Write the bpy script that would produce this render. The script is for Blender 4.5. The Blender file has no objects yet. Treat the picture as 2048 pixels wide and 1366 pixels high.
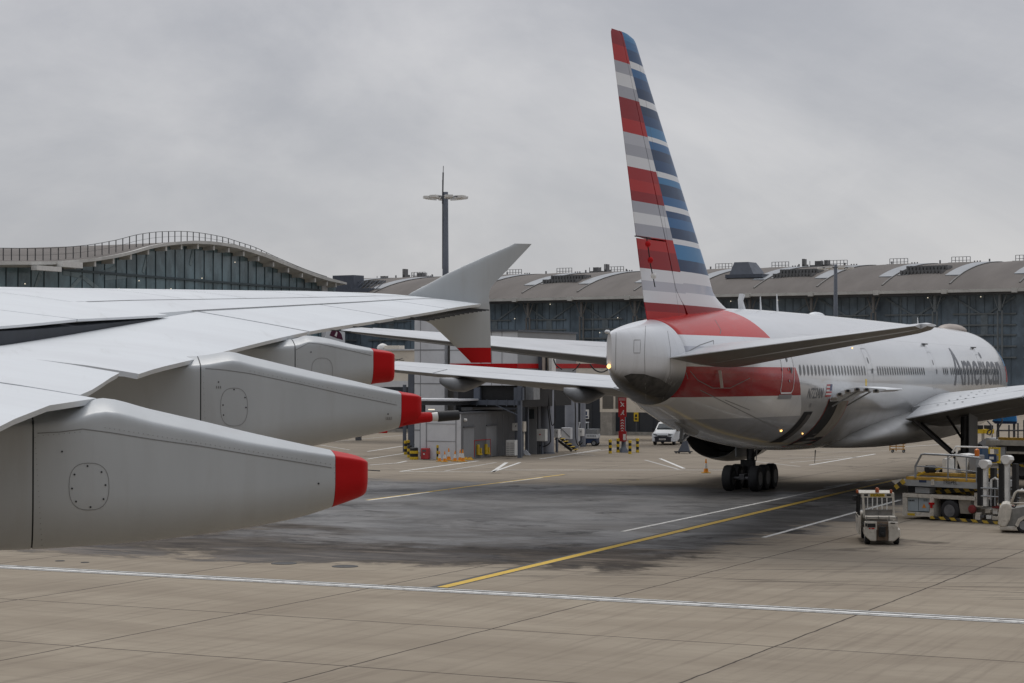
import bpy, bmesh, math, random
from mathutils import Vector, Matrix
from mathutils.bvhtree import BVHTree
random.seed(7)
SC=bpy.context.scene; COL=SC.collection
R=math.radians
# ------------------------------------------------------------------ camera model (same numbers as the camera built below)
F=4100.0; H=6.376; PIT=.01209
CP,SP=math.cos(PIT),math.sin(PIT)
def ray(px,py):
    x=(px-1024)/F; u=-(py-683)/F
    return Vector((x, CP-u*SP, SP+u*CP))
CAM=Vector((0,0,H))
def G(px,py,z=0.0):
    r=ray(px,py); t=(z-H)/r.z
    return Vector((r.x*t,r.y*t,z))
def PY(px,py,Y):
    r=ray(px,py); t=Y/r.y
    return CAM+r*t
# ------------------------------------------------------------------ scene helpers
def tag(o,label=None,cat=None,group=None,kind=None):
    if label: o['label']=label
    if cat: o['category']=cat
    if group: o['group']=group
    if kind: o['kind']=kind
    return o
def empty(name,loc=(0,0,0),rz=0,label=None,cat=None,group=None):
    o=bpy.data.objects.new(name,None); COL.objects.link(o)
    o.location=loc; o.rotation_euler=(0,0,rz); o.empty_display_size=.5
    return tag(o,label,cat,group)
def kids(o): return [c for c in bpy.data.objects if c.parent==o]
def copy_tree(o,parent=None):
    c=o.copy(); COL.objects.link(c)
    if parent is not None: c.parent=parent
    for ch in kids(o): copy_tree(ch,c)
    return c
class MB:
    def __init__(s): s.v=[]; s.f=[]; s.m=[]; s.mi=0
    def add(s,vs,fs):
        n=len(s.v); s.v+= [tuple(v) for v in vs]
        for f in fs: s.f.append(tuple(n+i for i in f)); s.m.append(s.mi)
        return s
    def box(s,x0,x1,y0,y1,z0,z1,M=None):
        vs=[Vector((x,y,z)) for x in (x0,x1) for y in (y0,y1) for z in (z0,z1)]
        if M is not None: vs=[M@v for v in vs]
        return s.add(vs,[(0,1,3,2),(4,6,7,5),(0,4,5,1),(2,3,7,6),(0,2,6,4),(1,5,7,3)])
    def bar(s,p0,p1,w,h=None,up=(0,0,1)):
        p0=Vector(p0);p1=Vector(p1); h=h or w
        d=(p1-p0); 
        if d.length<1e-6: return s
        d.normalize(); u=Vector(up)
        if abs(d.dot(u))>.98: u=Vector((1,0,0))
        a=d.cross(u).normalized()*w/2; b=a.cross(d).normalized()*h/2
        vs=[p+i*a+j*b for p in (p0,p1) for i,j in ((-1,-1),(1,-1),(1,1),(-1,1))]
        return s.add(vs,[(0,1,2,3),(7,6,5,4),(0,4,5,1),(1,5,6,2),(2,6,7,3),(3,7,4,0)])
    def tube(s,pts,r,n=8,cap=True):
        pts=[Vector(p) for p in pts]; rs=r if isinstance(r,(list,tuple)) else [r]*len(pts)
        vs=[];fs=[]; prev=None
        for i,p in enumerate(pts):
            d=(pts[min(i+1,len(pts)-1)]-pts[max(i-1,0)]).normalized()
            if prev is None:
                u=Vector((0,0,1)) if abs(d.z)<.9 else Vector((1,0,0)); a=d.cross(u).normalized()
            else: a=(prev-d*prev.dot(d)).normalized()
            prev=a; b=d.cross(a)
            for k in range(n):
                t=2*math.pi*k/n; vs.append(p+(a*math.cos(t)+b*math.sin(t))*rs[i])
        for i in range(len(pts)-1):
            for k in range(n):
                fs.append((i*n+k,i*n+(k+1)%n,(i+1)*n+(k+1)%n,(i+1)*n+k))
        if cap:
            fs.append(tuple(range(n-1,-1,-1))); fs.append(tuple((len(pts)-1)*n+k for k in range(n)))
        return s.add(vs,fs)
    def loft(s,secs,closed=True,cap=True):
        n=len(secs[0]); vs=[p for q in secs for p in q]; fs=[]
        for i in range(len(secs)-1):
            for k in range(n if closed else n-1):
                fs.append((i*n+k,i*n+(k+1)%n,(i+1)*n+(k+1)%n,(i+1)*n+k))
        if cap and closed:
            fs.append(tuple(range(n-1,-1,-1))); fs.append(tuple((len(secs)-1)*n+k for k in range(n)))
        return s.add(vs,fs)
    def prism(s,poly,fn,t0,t1):
        """poly in 2D, fn(a,b,t)->3D"""
        n=len(poly)
        vs=[fn(a,b,t0) for a,b in poly]+[fn(a,b,t1) for a,b in poly]
        fs=[tuple(range(n-1,-1,-1)),tuple(range(n,2*n))]+[(i,(i+1)%n,n+(i+1)%n,n+i) for i in range(n)]
        return s.add(vs,fs)
    def lathe(s,prof,O,ax,n=24,cap=True):
        """prof [(t along axis, r)]"""
        O=Vector(O); ax=Vector(ax).normalized(); u=Vector((0,0,1)) if abs(ax.z)<.9 else Vector((1,0,0))
        a=ax.cross(u).normalized(); b=ax.cross(a)
        secs=[[O+ax*t+(a*math.cos(2*math.pi*k/n)+b*math.sin(2*math.pi*k/n))*max(r,1e-3) for k in range(n)] for t,r in prof]
        return s.loft(secs,True,cap)
    def mat(s,i): s.mi=i; return s
    def build(s,name,mats,parent=None,smooth=False,bevel=0,loc=None,rz=None,auto=None):
        me=bpy.data.meshes.new(name); me.from_pydata(s.v,[],s.f); 
        if not isinstance(mats,(list,tuple)): mats=[mats]
        for m in mats: me.materials.append(m)
        for p,mi in zip(me.polygons,s.m): p.material_index=mi
        bm=bmesh.new(); bm.from_mesh(me); bmesh.ops.recalc_face_normals(bm,faces=bm.faces)
        if auto:
            for e in bm.edges:
                if len(e.link_faces)==2 and e.calc_face_angle(0)>auto: e.smooth=False
            for f_ in bm.faces: f_.smooth=True
        bm.to_mesh(me); bm.free()
        if smooth: me.polygons.foreach_set('use_smooth',[True]*len(me.polygons))
        o=bpy.data.objects.new(name,me); COL.objects.link(o)
        if parent is not None: o.parent=parent
        if loc is not None: o.location=loc
        if rz is not None: o.rotation_euler=(0,0,rz)
        if bevel:
            b=o.modifiers.new('bevel','BEVEL'); b.width=bevel; b.segments=2; b.limit_method='ANGLE'; b.angle_limit=R(40)
        me.update()
        return o
def interp(tab,x,k=1):
    if x<=tab[0][0]: return tab[0][k]
    for a,b in zip(tab,tab[1:]):
        if x<=b[0]:
            t=(x-a[0])/(b[0]-a[0]) if b[0]>a[0] else 0
            return a[k]+(b[k]-a[k])*t
    return tab[-1][k]
def sinterp(tab,x,k=1):
    """catmull-rom in table"""
    n=len(tab)
    if x<=tab[0][0]: return tab[0][k]
    if x>=tab[-1][0]: return tab[-1][k]
    for i in range(n-1):
        if x<=tab[i+1][0]: break
    x0,x1=tab[i][0],tab[i+1][0]; t=(x-x0)/(x1-x0); h=x1-x0
    def sl(j):
        if j<=0: return (tab[1][k]-tab[0][k])/(tab[1][0]-tab[0][0])
        if j>=n-1: return (tab[-1][k]-tab[-2][k])/(tab[-1][0]-tab[-2][0])
        d0=(tab[j][k]-tab[j-1][k])/(tab[j][0]-tab[j-1][0]); d1=(tab[j+1][k]-tab[j][k])/(tab[j+1][0]-tab[j][0])
        if d0*d1<=0: return 0
        return 2*d0*d1/(d0+d1)
    m0,m1=sl(i)*h,sl(i+1)*h
    return (2*t**3-3*t*t+1)*tab[i][k]+(t**3-2*t*t+t)*m0+(-2*t**3+3*t*t)*tab[i+1][k]+(t**3-t*t)*m1
# ------------------------------------------------------------------ materials
def new_mat(name):
    m=bpy.data.materials.new(name); m.use_nodes=True; nt=m.node_tree
    return m,nt,nt.nodes['Principled BSDF']
class N:
    """tiny node maths helper"""
    def __init__(s,nt): s.nt=nt
    def node(s,t,**kw):
        n=s.nt.nodes.new(t)
        for k,v in kw.items(): setattr(n,k,v)
        return n
    def put(s,sock,v):
        if isinstance(v,bpy.types.NodeSocket): s.nt.links.new(v,sock)
        elif isinstance(v,(tuple,list)) and len(v)==3 and sock.type=='RGBA': sock.default_value=(*v,1)
        else: sock.default_value=v
    def m(s,op,a,b=None,c=None,clamp=False):
        n=s.node('ShaderNodeMath',operation=op,use_clamp=clamp); s.put(n.inputs[0],a)
        if b is not None: s.put(n.inputs[1],b)
        if c is not None: s.put(n.inputs[2],c)
        return n.outputs[0]
    def mix(s,f,a,b,bt='MIX'):
        n=s.node('ShaderNodeMix',data_type='RGBA',blend_type=bt); s.put(n.inputs[0],f)
        s.put(n.inputs[6],a); s.put(n.inputs[7],b); return n.outputs[2]
    def noise(s,vec,scale,detail=4,rough=.55,dist=0):
        n=s.node('ShaderNodeTexNoise'); s.put(n.inputs['Vector'],vec); n.inputs['Scale'].default_value=scale
        n.inputs['Detail'].default_value=detail; n.inputs['Roughness'].default_value=rough; n.inputs['Distortion'].default_value=dist
        return n.outputs[0]
    def obj(s): return s.node('ShaderNodeTexCoord').outputs['Object']
    def map(s,vec,scale=(1,1,1),rot=(0,0,0),loc=(0,0,0)):
        n=s.node('ShaderNodeMapping'); s.put(n.inputs[0],vec); n.inputs['Scale'].default_value=scale
        n.inputs['Rotation'].default_value=rot; n.inputs['Location'].default_value=loc; return n.outputs[0]
    def sep(s,vec):
        n=s.node('ShaderNodeSeparateXYZ'); s.put(n.inputs[0],vec); return n.outputs
    def smooth(s,x,a,b):
        n=s.node('ShaderNodeMapRange',interpolation_type='SMOOTHSTEP'); s.put(n.inputs[0],x)
        n.inputs[1].default_value=a; n.inputs[2].default_value=b; return n.outputs[0]
    def ramp(s,x,stops,const=False):
        n=s.node('ShaderNodeValToRGB'); s.put(n.inputs[0],x); cr=n.color_ramp
        if const: cr.interpolation='CONSTANT'
        e=cr.elements
        while len(e)>1: e.remove(e[-1])
        e[0].position=stops[0][0]; e[0].color=(*stops[0][1],1)
        for p,c in stops[1:]:
            q=e.new(p); q.color=(*c,1)
        return n.outputs[0]
    def bump(s,h,strength=.2,dist=.01):
        n=s.node('ShaderNodeBump'); n.inputs['Strength'].default_value=strength; n.inputs['Distance'].default_value=dist
        s.put(n.inputs['Height'],h); return n.outputs[0]
def lin(r,g,b): return tuple(((c/255)/12.92 if c/255<=.04045 else ((c/255+.055)/1.055)**2.4) for c in (r,g,b))
MATS={}
def paint(name,col,rough=.45,metal=0,var=.12,scale=1.5,dirt=None,dirtamt=0,streak=(1,1,1),coat=0,emit=0,bump=0,spec=.5):
    if name in MATS: return MATS[name]
    m,nt,b=new_mat(name); n=N(nt); v=n.map(n.obj(),streak)
    c=col
    if var:
        f=n.noise(v,scale,5,.6)
        f=n.smooth(f,.3,.7)
        c=n.mix(f,tuple(x*(1-var) for x in col),tuple(min(1,x*(1+var*.6)) for x in col))
    if dirtamt:
        g=n.noise(v,scale*2.3,6,.65,.3); g=n.smooth(g,.5,.75)
        c=n.mix(n.m('MULTIPLY',g,dirtamt),c,dirt or (.05,.045,.04))
    n.put(b.inputs['Base Color'],c)
    r=n.m('ADD',n.m('MULTIPLY',n.noise(v,scale*3,3),.18),rough-.09,clamp=True); n.put(b.inputs['Roughness'],r)
    b.inputs['Metallic'].default_value=metal; b.inputs['Coat Weight'].default_value=coat
    b.inputs['Specular IOR Level'].default_value=spec
    if bump: n.put(b.inputs['Normal'],n.bump(n.noise(v,scale*6,4),bump,.02))
    if emit:
        b.inputs['Emission Color'].default_value=(*col,1); b.inputs['Emission Strength'].default_value=emit
    MATS[name]=m; return m
WHITE=paint('white paint',(.70,.72,.74),.38,var=.08,scale=.8)
CREAM=paint('cream paint',(.68,.62,.53),.5,var=.12,scale=.6,dirtamt=.25)
DIRTYW=paint('worn cream white paint',(.58,.54,.47),.5,var=.18,scale=2.5,dirtamt=.5,dirt=(.12,.08,.05))
GREYM=paint('mid grey cladding',(.25,.255,.265),.5,var=.08,scale=.7)
LGREY=paint('light grey cladding',(.62,.63,.65),.5,var=.07,scale=.7,dirtamt=.1)
DGREY=paint('dark grey cladding',(.085,.088,.097),.5,var=.15,scale=.8)
NAVY=paint('navy grey cladding',(.022,.027,.036),.5,var=.15,scale=.8)
BLACK=paint('black rubber',(.012,.012,.013),.6,var=.2,scale=4)
TYRE=paint('tyre rubber',(.02,.02,.022),.75,var=.25,scale=5)
STEEL=paint('blue grey steel',(.095,.108,.135),.45,var=.12,scale=1.2,dirtamt=.15)
GALV=paint('galvanised steel',(.30,.31,.32),.42,metal=.4,var=.15,scale=3)
BRACE=paint('mill steel',(.10,.10,.105),.45,metal=.3,var=.2,scale=3)
RED=paint('red paint',(.46,.006,.008),.5,var=.1,scale=1,spec=.18)
YEL=paint('yellow paint',(.62,.42,.02),.5,var=.15,scale=3,dirtamt=.25)
ORG=paint('orange plastic',(.70,.24,.01),.45,var=.1,scale=3)
CONC=paint('concrete',(.30,.28,.25),.85,var=.2,scale=2,dirtamt=.2)
ALU=paint('bare metal',(.45,.46,.47),.35,metal=.7,var=.1,scale=2)
BLUE=paint('blue plastic',(.03,.22,.55),.5,var=.15,scale=2)
DBLUE=paint('dark blue paint',(.02,.04,.10),.45,var=.15,scale=2)
LAMP=paint('warm lamp',(1,.55,.16),.4,var=0,emit=3.2)
WLAMP=paint('white lamp',(1,.9,.7),.4,var=0,emit=.8)
PLASW=paint('white plastic',(.72,.71,.68),.5,var=.08,scale=2,dirtamt=.15)
def glass(name,col,rough=.08,var=.3):
    if name in MATS: return MATS[name]
    m,nt,b=new_mat(name); n=N(nt); v=n.map(n.obj(),(1,1,.6))
    f=n.noise(v,.35,5,.6); c=n.mix(n.smooth(f,.35,.65),tuple(x*(1-var) for x in col),tuple(x*(1+var) for x in col))
    n.put(b.inputs['Base Color'],c); b.inputs['Roughness'].default_value=rough; b.inputs['Specular IOR Level'].default_value=.5
    MATS[name]=m; return m
GLASS=glass('dark facade glass',(.150,.195,.240),.3)
GLASS2=glass('green grey facade glass',(.135,.200,.228),.2)
CARGL=glass('vehicle glass',(.04,.05,.055),.05)
# ------------------------------------------------------------------ camera, world, sun
cd=bpy.data.cameras.new('camera'); cam=bpy.data.objects.new('camera',cd); COL.objects.link(cam)
cd.sensor_width=36; cd.lens=36*F/2048; cd.clip_end=5000; cd.clip_start=.5
cam.location=CAM; cam.rotation_euler=(math.pi/2+PIT,0,0); SC.camera=cam
w=bpy.data.worlds.new('World'); SC.world=w; w.use_nodes=True; nt=w.node_tree; n=N(nt)
bg=nt.nodes['Background']
sky=n.node('ShaderNodeTexSky',sky_type='NISHITA'); sky.sun_disc=False; sky.sun_elevation=R(56); sky.sun_rotation=R(15)
gen=n.node('ShaderNodeTexCoord').outputs['Generated']
sz=n.sep(gen)[2]
el=n.m('MAXIMUM',sz,0.0)
base=n.ramp(n.m('POWER',el,.6),[(0,(.55,.545,.555)),(.2,(.55,.548,.56)),(.4,(.515,.515,.537)),(.62,(.66,.67,.70)),(1,(1.16,1.18,1.23))])
v1=n.map(gen,(1,1,1.9),loc=(.35,.1,.2))
c1=n.noise(v1,2.3,8,.58,.5); c2=n.noise(n.map(gen,(1,1,1.7),loc=(2.2,1.0,.4)),8.5,7,.6,.6)
cl=n.m('ADD',n.m('MULTIPLY',n.smooth(c1,.33,.67),.78),n.m('MULTIPLY',n.smooth(c2,.3,.7),.22))
cloud=n.mix(cl,(.76,.775,.81),(1.19,1.18,1.165))
fade=n.smooth(sz,.0,.05)
cloud=n.mix(n.m('MULTIPLY',fade,1.0),(.97,.96,.955),cloud)
skyc=n.mix(1.0,base,cloud,'MULTIPLY'); yy=n.sep(gen)[1]; skyc=n.mix(n.m('MULTIPLY',n.smooth(n.m('MULTIPLY',yy,-1.0),-.1,.45),n.m('SUBTRACT',1.0,n.smooth(sz,.30,.62))),skyc,n.mix(1.0,skyc,(.24,.24,.245),'MULTIPLY'))
nish=n.mix(1.0,sky.outputs[0],(.10,.10,.10),'MULTIPLY')
n.put(bg.inputs['Color'],n.mix(.06,skyc,nish)); bg.inputs['Strength'].default_value=1.0
sl=bpy.data.lights.new('sun','SUN'); sl.energy=.8; sl.angle=R(25); sl.color=(1,.96,.9)
so=bpy.data.objects.new('sun',sl); COL.objects.link(so); so.rotation_euler=(R(-34),0,R(15))
SC.view_settings.view_transform='Standard'; SC.view_settings.look='None'; SC.view_settings.exposure=0; SC.view_settings.gamma=1
# ------------------------------------------------------------------ ground
GA=R(25.8)
def ground_mat():
    m,nt,b=new_mat('apron concrete'); n=N(nt); o=n.obj()
    r=n.map(o,(1,1,1),rot=(0,0,GA)); X=n.sep(r)   # x=u along the row, y=v
    u,v=X[0],X[1]
    fine=n.noise(n.map(r,(.25,2.2,1)),1.6,8,.7,.2)
    med=n.noise(n.map(r,(.12,.35,1)),1,6,.6,.5)
    spk=n.noise(r,9,4,.7)
    brush=n.noise(n.map(r,(3.2,.10,1)),1.0,7,.7)
    dry=n.mix(n.smooth(med,.3,.72),(.275,.232,.180),(.355,.306,.240))
    dry=n.mix(n.m('MULTIPLY',n.smooth(fine,.45,.75),.5),dry,(.23,.195,.157))
    dry=n.mix(n.m('MULTIPLY',n.smooth(brush,.48,.66),.42),dry,(.19,.157,.125))
    dry=n.mix(n.m('MULTIPLY',n.smooth(spk,.66,.8),.35),dry,(.10,.085,.07))
    # per-slab tint
    su=n.m('FLOOR',n.m('DIVIDE',n.m('ADD',u,22.15),7.2)); sv=n.m('FLOOR',n.m('DIVIDE',n.m('SUBTRACT',v,37.8),6.85))
    wn=n.node('ShaderNodeTexWhiteNoise',noise_dimensions='2D'); cb=n.node('ShaderNodeCombineXYZ'); n.put(cb.inputs[0],su); n.put(cb.inputs[1],sv); n.put(wn.inputs[0],cb.outputs[0])
    dry=n.mix(n.m('MULTIPLY',wn.outputs[0],.16),dry,(.18,.155,.127))
    far=n.smooth(v,52,75)
    dry=n.mix(n.m('MULTIPLY',far,.35),dry,(.205,.18,.153))
    # joints (pattern of the slabs)
    def joint(c,off,per,wd):
        d=n.m('DIVIDE',n.m('SUBTRACT',c,off),per); fr=n.m('FRACT',n.m('ADD',d,.5)); ds=n.m('MULTIPLY',n.m('ABSOLUTE',n.m('SUBTRACT',fr,.5)),per)
        return n.m('LESS_THAN',ds,wd)
    wob=n.m('MULTIPLY',n.m('SUBTRACT',n.noise(r,.8,2),.5),.12)
    j=n.m('MAXIMUM',joint(n.m('ADD',u,wob),-22.15,7.2,.03),joint(n.m('ADD',v,wob),37.8,6.85,.034))
    dry=n.mix(n.m('MULTIPLY',j,.9),dry,(.06,.05,.045))
    # oil / wet stain of the stand
    w1=n.noise(n.map(r,(.16,.22,1)),1.0,8,.68,.8); w2=n.noise(n.map(r,(.55,1.1,1)),.9,8,.72,.5)
    dw=n.m('MULTIPLY',n.m('SUBTRACT',w1,.5),16.0); dw2=n.m('MULTIPLY',n.m('SUBTRACT',w2,.5),7.5)
    vv=n.m('ADD',n.m('ADD',v,dw),dw2)
    uu=n.m('ADD',n.m('ADD',u,n.m('MULTIPLY',dw,.55)),dw2)
    s1=n.smooth(vv,56.6,58.6); s2=n.m('SUBTRACT',1.0,n.smooth(vv,98,104)); s3=n.m('SUBTRACT',1.0,n.smooth(uu,-25.6,-23.6))
    st=n.m('MULTIPLY',n.m('MULTIPLY',s1,s2),s3)
    w3=n.noise(n.map(r,(.3,.4,1),loc=(5,1,0)),.5,9,.7,1.0); w6=n.noise(n.map(r,(.10,.16,1),loc=(2,6,0)),.8,5,.6,.8)
    low=n.m('SUBTRACT',1.0,n.smooth(n.m('ADD',vv,n.m('MULTIPLY',n.m('SUBTRACT',w6,.5),30.0)),64,74))
    wet=n.mix(n.smooth(w3,.38,.62),(.052,.049,.047),(.092,.087,.083))
    wet=n.mix(low,wet,n.mix(n.smooth(w2,.35,.65),(.040,.033,.028),(.095,.079,.064)))
    w4=n.noise(n.map(r,(.40,.55,1),loc=(9,4,0)),.5,10,.74,1.0); mk=n.smooth(w4,.575,.61); wet=n.mix(n.m('MULTIPLY',mk,.6),wet,(.018,.017,.017))
    w5=n.noise(n.map(r,(.13,.8,1),loc=(1,8,0)),.7,10,.72,.5); isl=n.m('MULTIPLY',n.smooth(w5,.54,.60),low); wet=n.mix(n.m('MULTIPLY',isl,.75),wet,(.17,.14,.112))
    w7=n.noise(n.map(o,(.10,1.6,1),rot=(0,0,R(-8)),loc=(4,2,0)),.9,8,.7,.3); wet=n.mix(n.m('MULTIPLY',n.smooth(w7,.56,.64),.45),wet,(.022,.020,.020))
    # isolated oil patches
    pn=n.noise(n.map(r,(.3,.42,1),loc=(3,7,0)),.8,8,.65,.6); pt=n.m('MULTIPLY',n.smooth(pn,.60,.68),n.smooth(v,60,72)); 
    col=n.mix(st,dry,wet); col=n.mix(n.m('MULTIPLY',pt,.62),col,(.055,.048,.043))
    # tyre streaks on the way out of the stand
    tk=n.noise(n.map(o,(.16,2.6,1),rot=(0,0,R(12))),1.0,6,.7,.15); tm=n.m('MULTIPLY',n.m('MULTIPLY',n.smooth(tk,.52,.68),n.smooth(v,52.5,57)),n.m('SUBTRACT',1.0,n.smooth(v,66,80)))
    col=n.mix(n.m('MULTIPLY',tm,.7),col,(.062,.054,.048))
    n.put(b.inputs['Base Color'],col)
    rg=n.mix(st,(.86,.86,.86),n.mix(n.smooth(w1,.4,.62),(.6,.6,.6),(.36,.36,.36)))
    n.put(b.inputs['Roughness'],rg)
    n.put(b.inputs['Normal'],n.bump(n.m('ADD',n.m('MULTIPLY',fine,.5),spk),.12,.02))
    sh=n.m('MULTIPLY',n.m('ADD',.22,n.m('MULTIPLY',n.smooth(w3,.40,.62),.30)),n.m('MULTIPLY',n.m('SUBTRACT',1.0,low),n.m('SUBTRACT',1.0,n.m('MULTIPLY',mk,.8))))
    n.put(b.inputs['Specular IOR Level'],n.m('ADD',.03,n.m('MULTIPLY',st,sh)))
    return m
mb=MB(); mb.add([(-1500,-300,0),(1500,-300,0),(1500,2500,0),(-1500,2500,0)],[(0,1,2,3)])
tag(mb.build('apron_ground',ground_mat()),kind='structure')
def worn(name,col,back=(.16,.14,.12),amt=.7,sc=3):
    m,nt,b=new_mat(name); n=N(nt); o=n.obj(); f=n.noise(o,sc,6,.7,.3)
    n.put(b.inputs['Base Color'],n.mix(n.m('MULTIPLY',n.smooth(f,.48,.66),amt),col,back)); b.inputs['Roughness'].default_value=.75
    return m
WLINE=worn('worn white line paint',(.66,.65,.62)); YLINE=worn('worn yellow line paint',(.62,.40,.045),amt=.35); KLINE=worn('black line border',(.05,.048,.045),amt=.4); FLINE=worn('faded white line paint',(.42,.40,.37),amt=.8)
def gline(name,pts,wd,m,z=.004,px=True):
    P=[G(*p) if px else Vector((p[0],p[1],0)) for p in pts]; mb=MB(); L=[];Rr=[]
    for i,p in enumerate(P):
        d=(P[min(i+1,len(P)-1)]-P[max(i-1,0)]); d.z=0; d.normalize(); nn=Vector((-d.y,d.x,0))*wd/2
        L.append(p+nn+Vector((0,0,z))); Rr.append(p-nn+Vector((0,0,z)))
    k=len(P); mb.add(L+Rr,[(i,i+1,k+i+1,k+i) for i in range(k-1)])
    return tag(mb.build(name,m),kind='structure')
a,b_=G(0,1133),G(2048,1243); dv=(b_-a).normalized(); nv=Vector((-dv.y,dv.x,0))
for off,wd,m,z in ((0,1.02,KLINE,.004),(.33,.13,WLINE,.008),(-.08,.30,WLINE,.008),(-.40,.10,WLINE,.008)):
    p0=a-dv*40+nv*off; p1=b_+dv*40+nv*off
    seg=[p0+(p1-p0)*t/60+nv*random.uniform(-.012,.012) for t in range(61)]
    gline('stand_boundary_line',[(p.x,p.y) for p in seg],wd,m,z,False)
gline('lead_in_line_border',[(872,1176.5),(1795,959)],.62,KLINE,.004); gline('lead_in_line',[(884,1175),(1790,960)],.34,YLINE,.008)
gline('lead_in_line',[(735,1000),(930,974),(1128,949)],.22,YLINE,.004)
gline('bay_marking',[(735,1001.2),(860,984.5)],.24,WLINE,.008)
gline('bay_marking',[(1000,966.5),(1085,955.5)],.2,WLINE,.008)
for pts,wd,mm in [([(1245,1063),(1730,962)],.2,WLINE),([(1527,1075),(1720,1022),(1800,1000)],.2,WLINE),([(800,943),(985,944)],.2,WLINE),([(985,944),(1013,925)],.25,WLINE),([(985,944),(1040,925)],.2,WLINE),
   ([(800,943),(955,922)],.22,WLINE),([(890,942),(992,925)],.2,FLINE),([(1000,940),(1480,940)],.2,WLINE),([(1290,920),(1358,939)],.2,FLINE),([(1320,917),(1368,937)],.22,WLINE),([(1620,930),(1750,908)],.2,WLINE),
   ([(1080,918),(1200,899)],.2,WLINE),([(735,903),(820,890)],.2,WLINE),([(740,930),(795,926),(813,922)],.2,WLINE),([(735,918),(820,905)],.2,WLINE),([(640,890),(700,900)],.2,FLINE),([(1150,908),(1240,896)],.2,FLINE),
   ([(1150,908),(1190,911)],.2,FLINE),([(1180,890),(1300,886)],.25,FLINE),([(1560,917),(1700,913)],.2,FLINE),([(1640,905),(1800,901)],.2,FLINE),([(1780,895),(1900,888)],.2,WLINE),([(1440,915),(1600,933)],.2,FLINE),([(1650,975),(1760,958)],.25,FLINE),([(660,884),(830,868)],.2,FLINE),([(1580,925),(1720,914)],.2,FLINE)]:
    gline('bay_marking',pts,wd,mm,.004)
for px,py,r in [(568,1127,.42),(690,1133,.42),(120,1122,.16),(170,1125,.14)]:
    p=G(px,py); mb=MB(); mb.lathe([(0,r),(.012,r),(.012,r*.8),(.006,r*.78)],p+Vector((0,0,.0)),(0,0,1),24)
    tag(mb.build('drain_cover',BLACK),{568:'large round dark drain cover above the white double line, left of its twin',690:'large round dark drain cover above the white double line, right of its twin',120:'tiny dark drain cover under the near wing, leftmost of all',170:'tiny dark drain cover under the near wing, second from left'}[px],'drain cover','drain covers in the apron')
# ================================================================== near wing
PHI=R(15); WA=Vector((math.cos(PHI),math.sin(PHI),0)); WB=Vector((-math.sin(PHI),math.cos(PHI),0))
def W(px,py,b):
    r=ray(px,py); t=b/(r.x*WB.x+r.y*WB.y); p=r*t
    return (p.x*WA.x+p.y*WA.y, p.z+H)
root=empty('airliner_wing',(0,0,0),PHI,'huge white near wing with three red tipped fairings and a red tipped wingtip fence','wing')
TE=[(4,-2.2,5.35),(9,-.9,5.66),(13.4,.23,5.99),(14.6,.51,6.09),(15.8,.97,6.132),(17.8,1.46,6.31),(20.8,2.29,6.455),(26,4.28,6.82),(29.7,6.06,7.076),(32.4,7.34,7.262),(34.3,8.25,7.40),(35.7,8.91,7.486),(36.2,9.13,7.512)]
def te(b): return sinterp(TE,b,1),sinterp(TE,b,2)
def le(b):
    a=6.1-.72*(36.5-b); c=te(b)[0]-a
    dz=interp([(4,.5),(15,.35),(26,.24),(36.2,.04)],b)
    return a,te(b)[1]+dz
HT=[(0,0),(.01,.014),(.03,.026),(.06,.037),(.1,.046),(.15,.054),(.2,.059),(.3,.064),(.4,.064),(.5,.059),(.6,.050),(.7,.039),(.8,.027),(.9,.014),(1,0)]
HB=[(0,0),(.01,-.012),(.03,-.02),(.06,-.028),(.1,-.034),(.2,-.042),(.3,-.045),(.4,-.044),(.5,-.04),(.6,-.032),(.7,-.023),(.8,-.014),(.9,-.006),(1,0)]
def bs(b): return interp([(4,1.0),(26,1.0),(30,.93),(33,.86),(36.4,.72)],b)
def top(b,u):
    a0,z0=le(b); a1,z1=te(b); c=a1-a0
    return a0+c*u, z0+(z1-z0)*u+sinterp(HT,u)*c*bs(b)
def bot(b,u):
    a0,z0=le(b); a1,z1=te(b); c=a1-a0
    return a0+c*u, z0+(z1-z0)*u+sinterp(HB,u)*c*bs(b)
US=[0,.004,.01,.02,.035,.05,.075,.1,.14,.18,.24,.3,.37,.44,.51,.58,.64,.70,.74]
def wing_mat():
    m,nt,b=new_mat('wing paint'); n=N(nt); o=n.obj()
    s1=n.noise(n.map(o,(.5,1.3,1),rot=(0,0,R(-24))),.6,7,.6,.2); s2=n.noise(n.map(o,(.25,.5,.5)),1.2,4,.6)
    c=n.mix(n.smooth(s1,.3,.75),(.70,.73,.75),(.62,.64,.66)); c=n.mix(n.m('MULTIPLY',n.smooth(s2,.45,.7),.25),c,(.55,.57,.60))
    s3=n.noise(n.map(o,(2.5,.25,1),rot=(0,0,R(4))),1.6,6,.7,.2); c=n.mix(n.m('MULTIPLY',n.smooth(s3,.56,.80),.40),c,(.36,.36,.35))
    n.put(b.inputs['Base Color'],c); n.put(b.inputs['Roughness'],n.m('ADD',.26,n.m('MULTIPLY',s1,.18))); return m
WPAINT=wing_mat(); WSIDE=paint('fairing paint',(.455,.475,.485),.34,var=.07,scale=.7,streak=(2.0,1,.30),dirtamt=.16,dirt=(.25,.21,.17)); SEAM=paint('dark seam sealant',(.03,.032,.036),.6,var=0); SEAM2=paint('grey seam sealant',(.20,.20,.197),.6,var=0); GAPSHADE=paint('painted gap shade',(.025,.03,.04),.7,var=.2)
def sect(b,us,close=.0):
    t=[(top(b,u)[0],b,top(b,u)[1]) for u in us]; q=[(bot(b,u)[0],b,bot(b,u)[1]) for u in us if u>0]
    return t+q[::-1]
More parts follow.
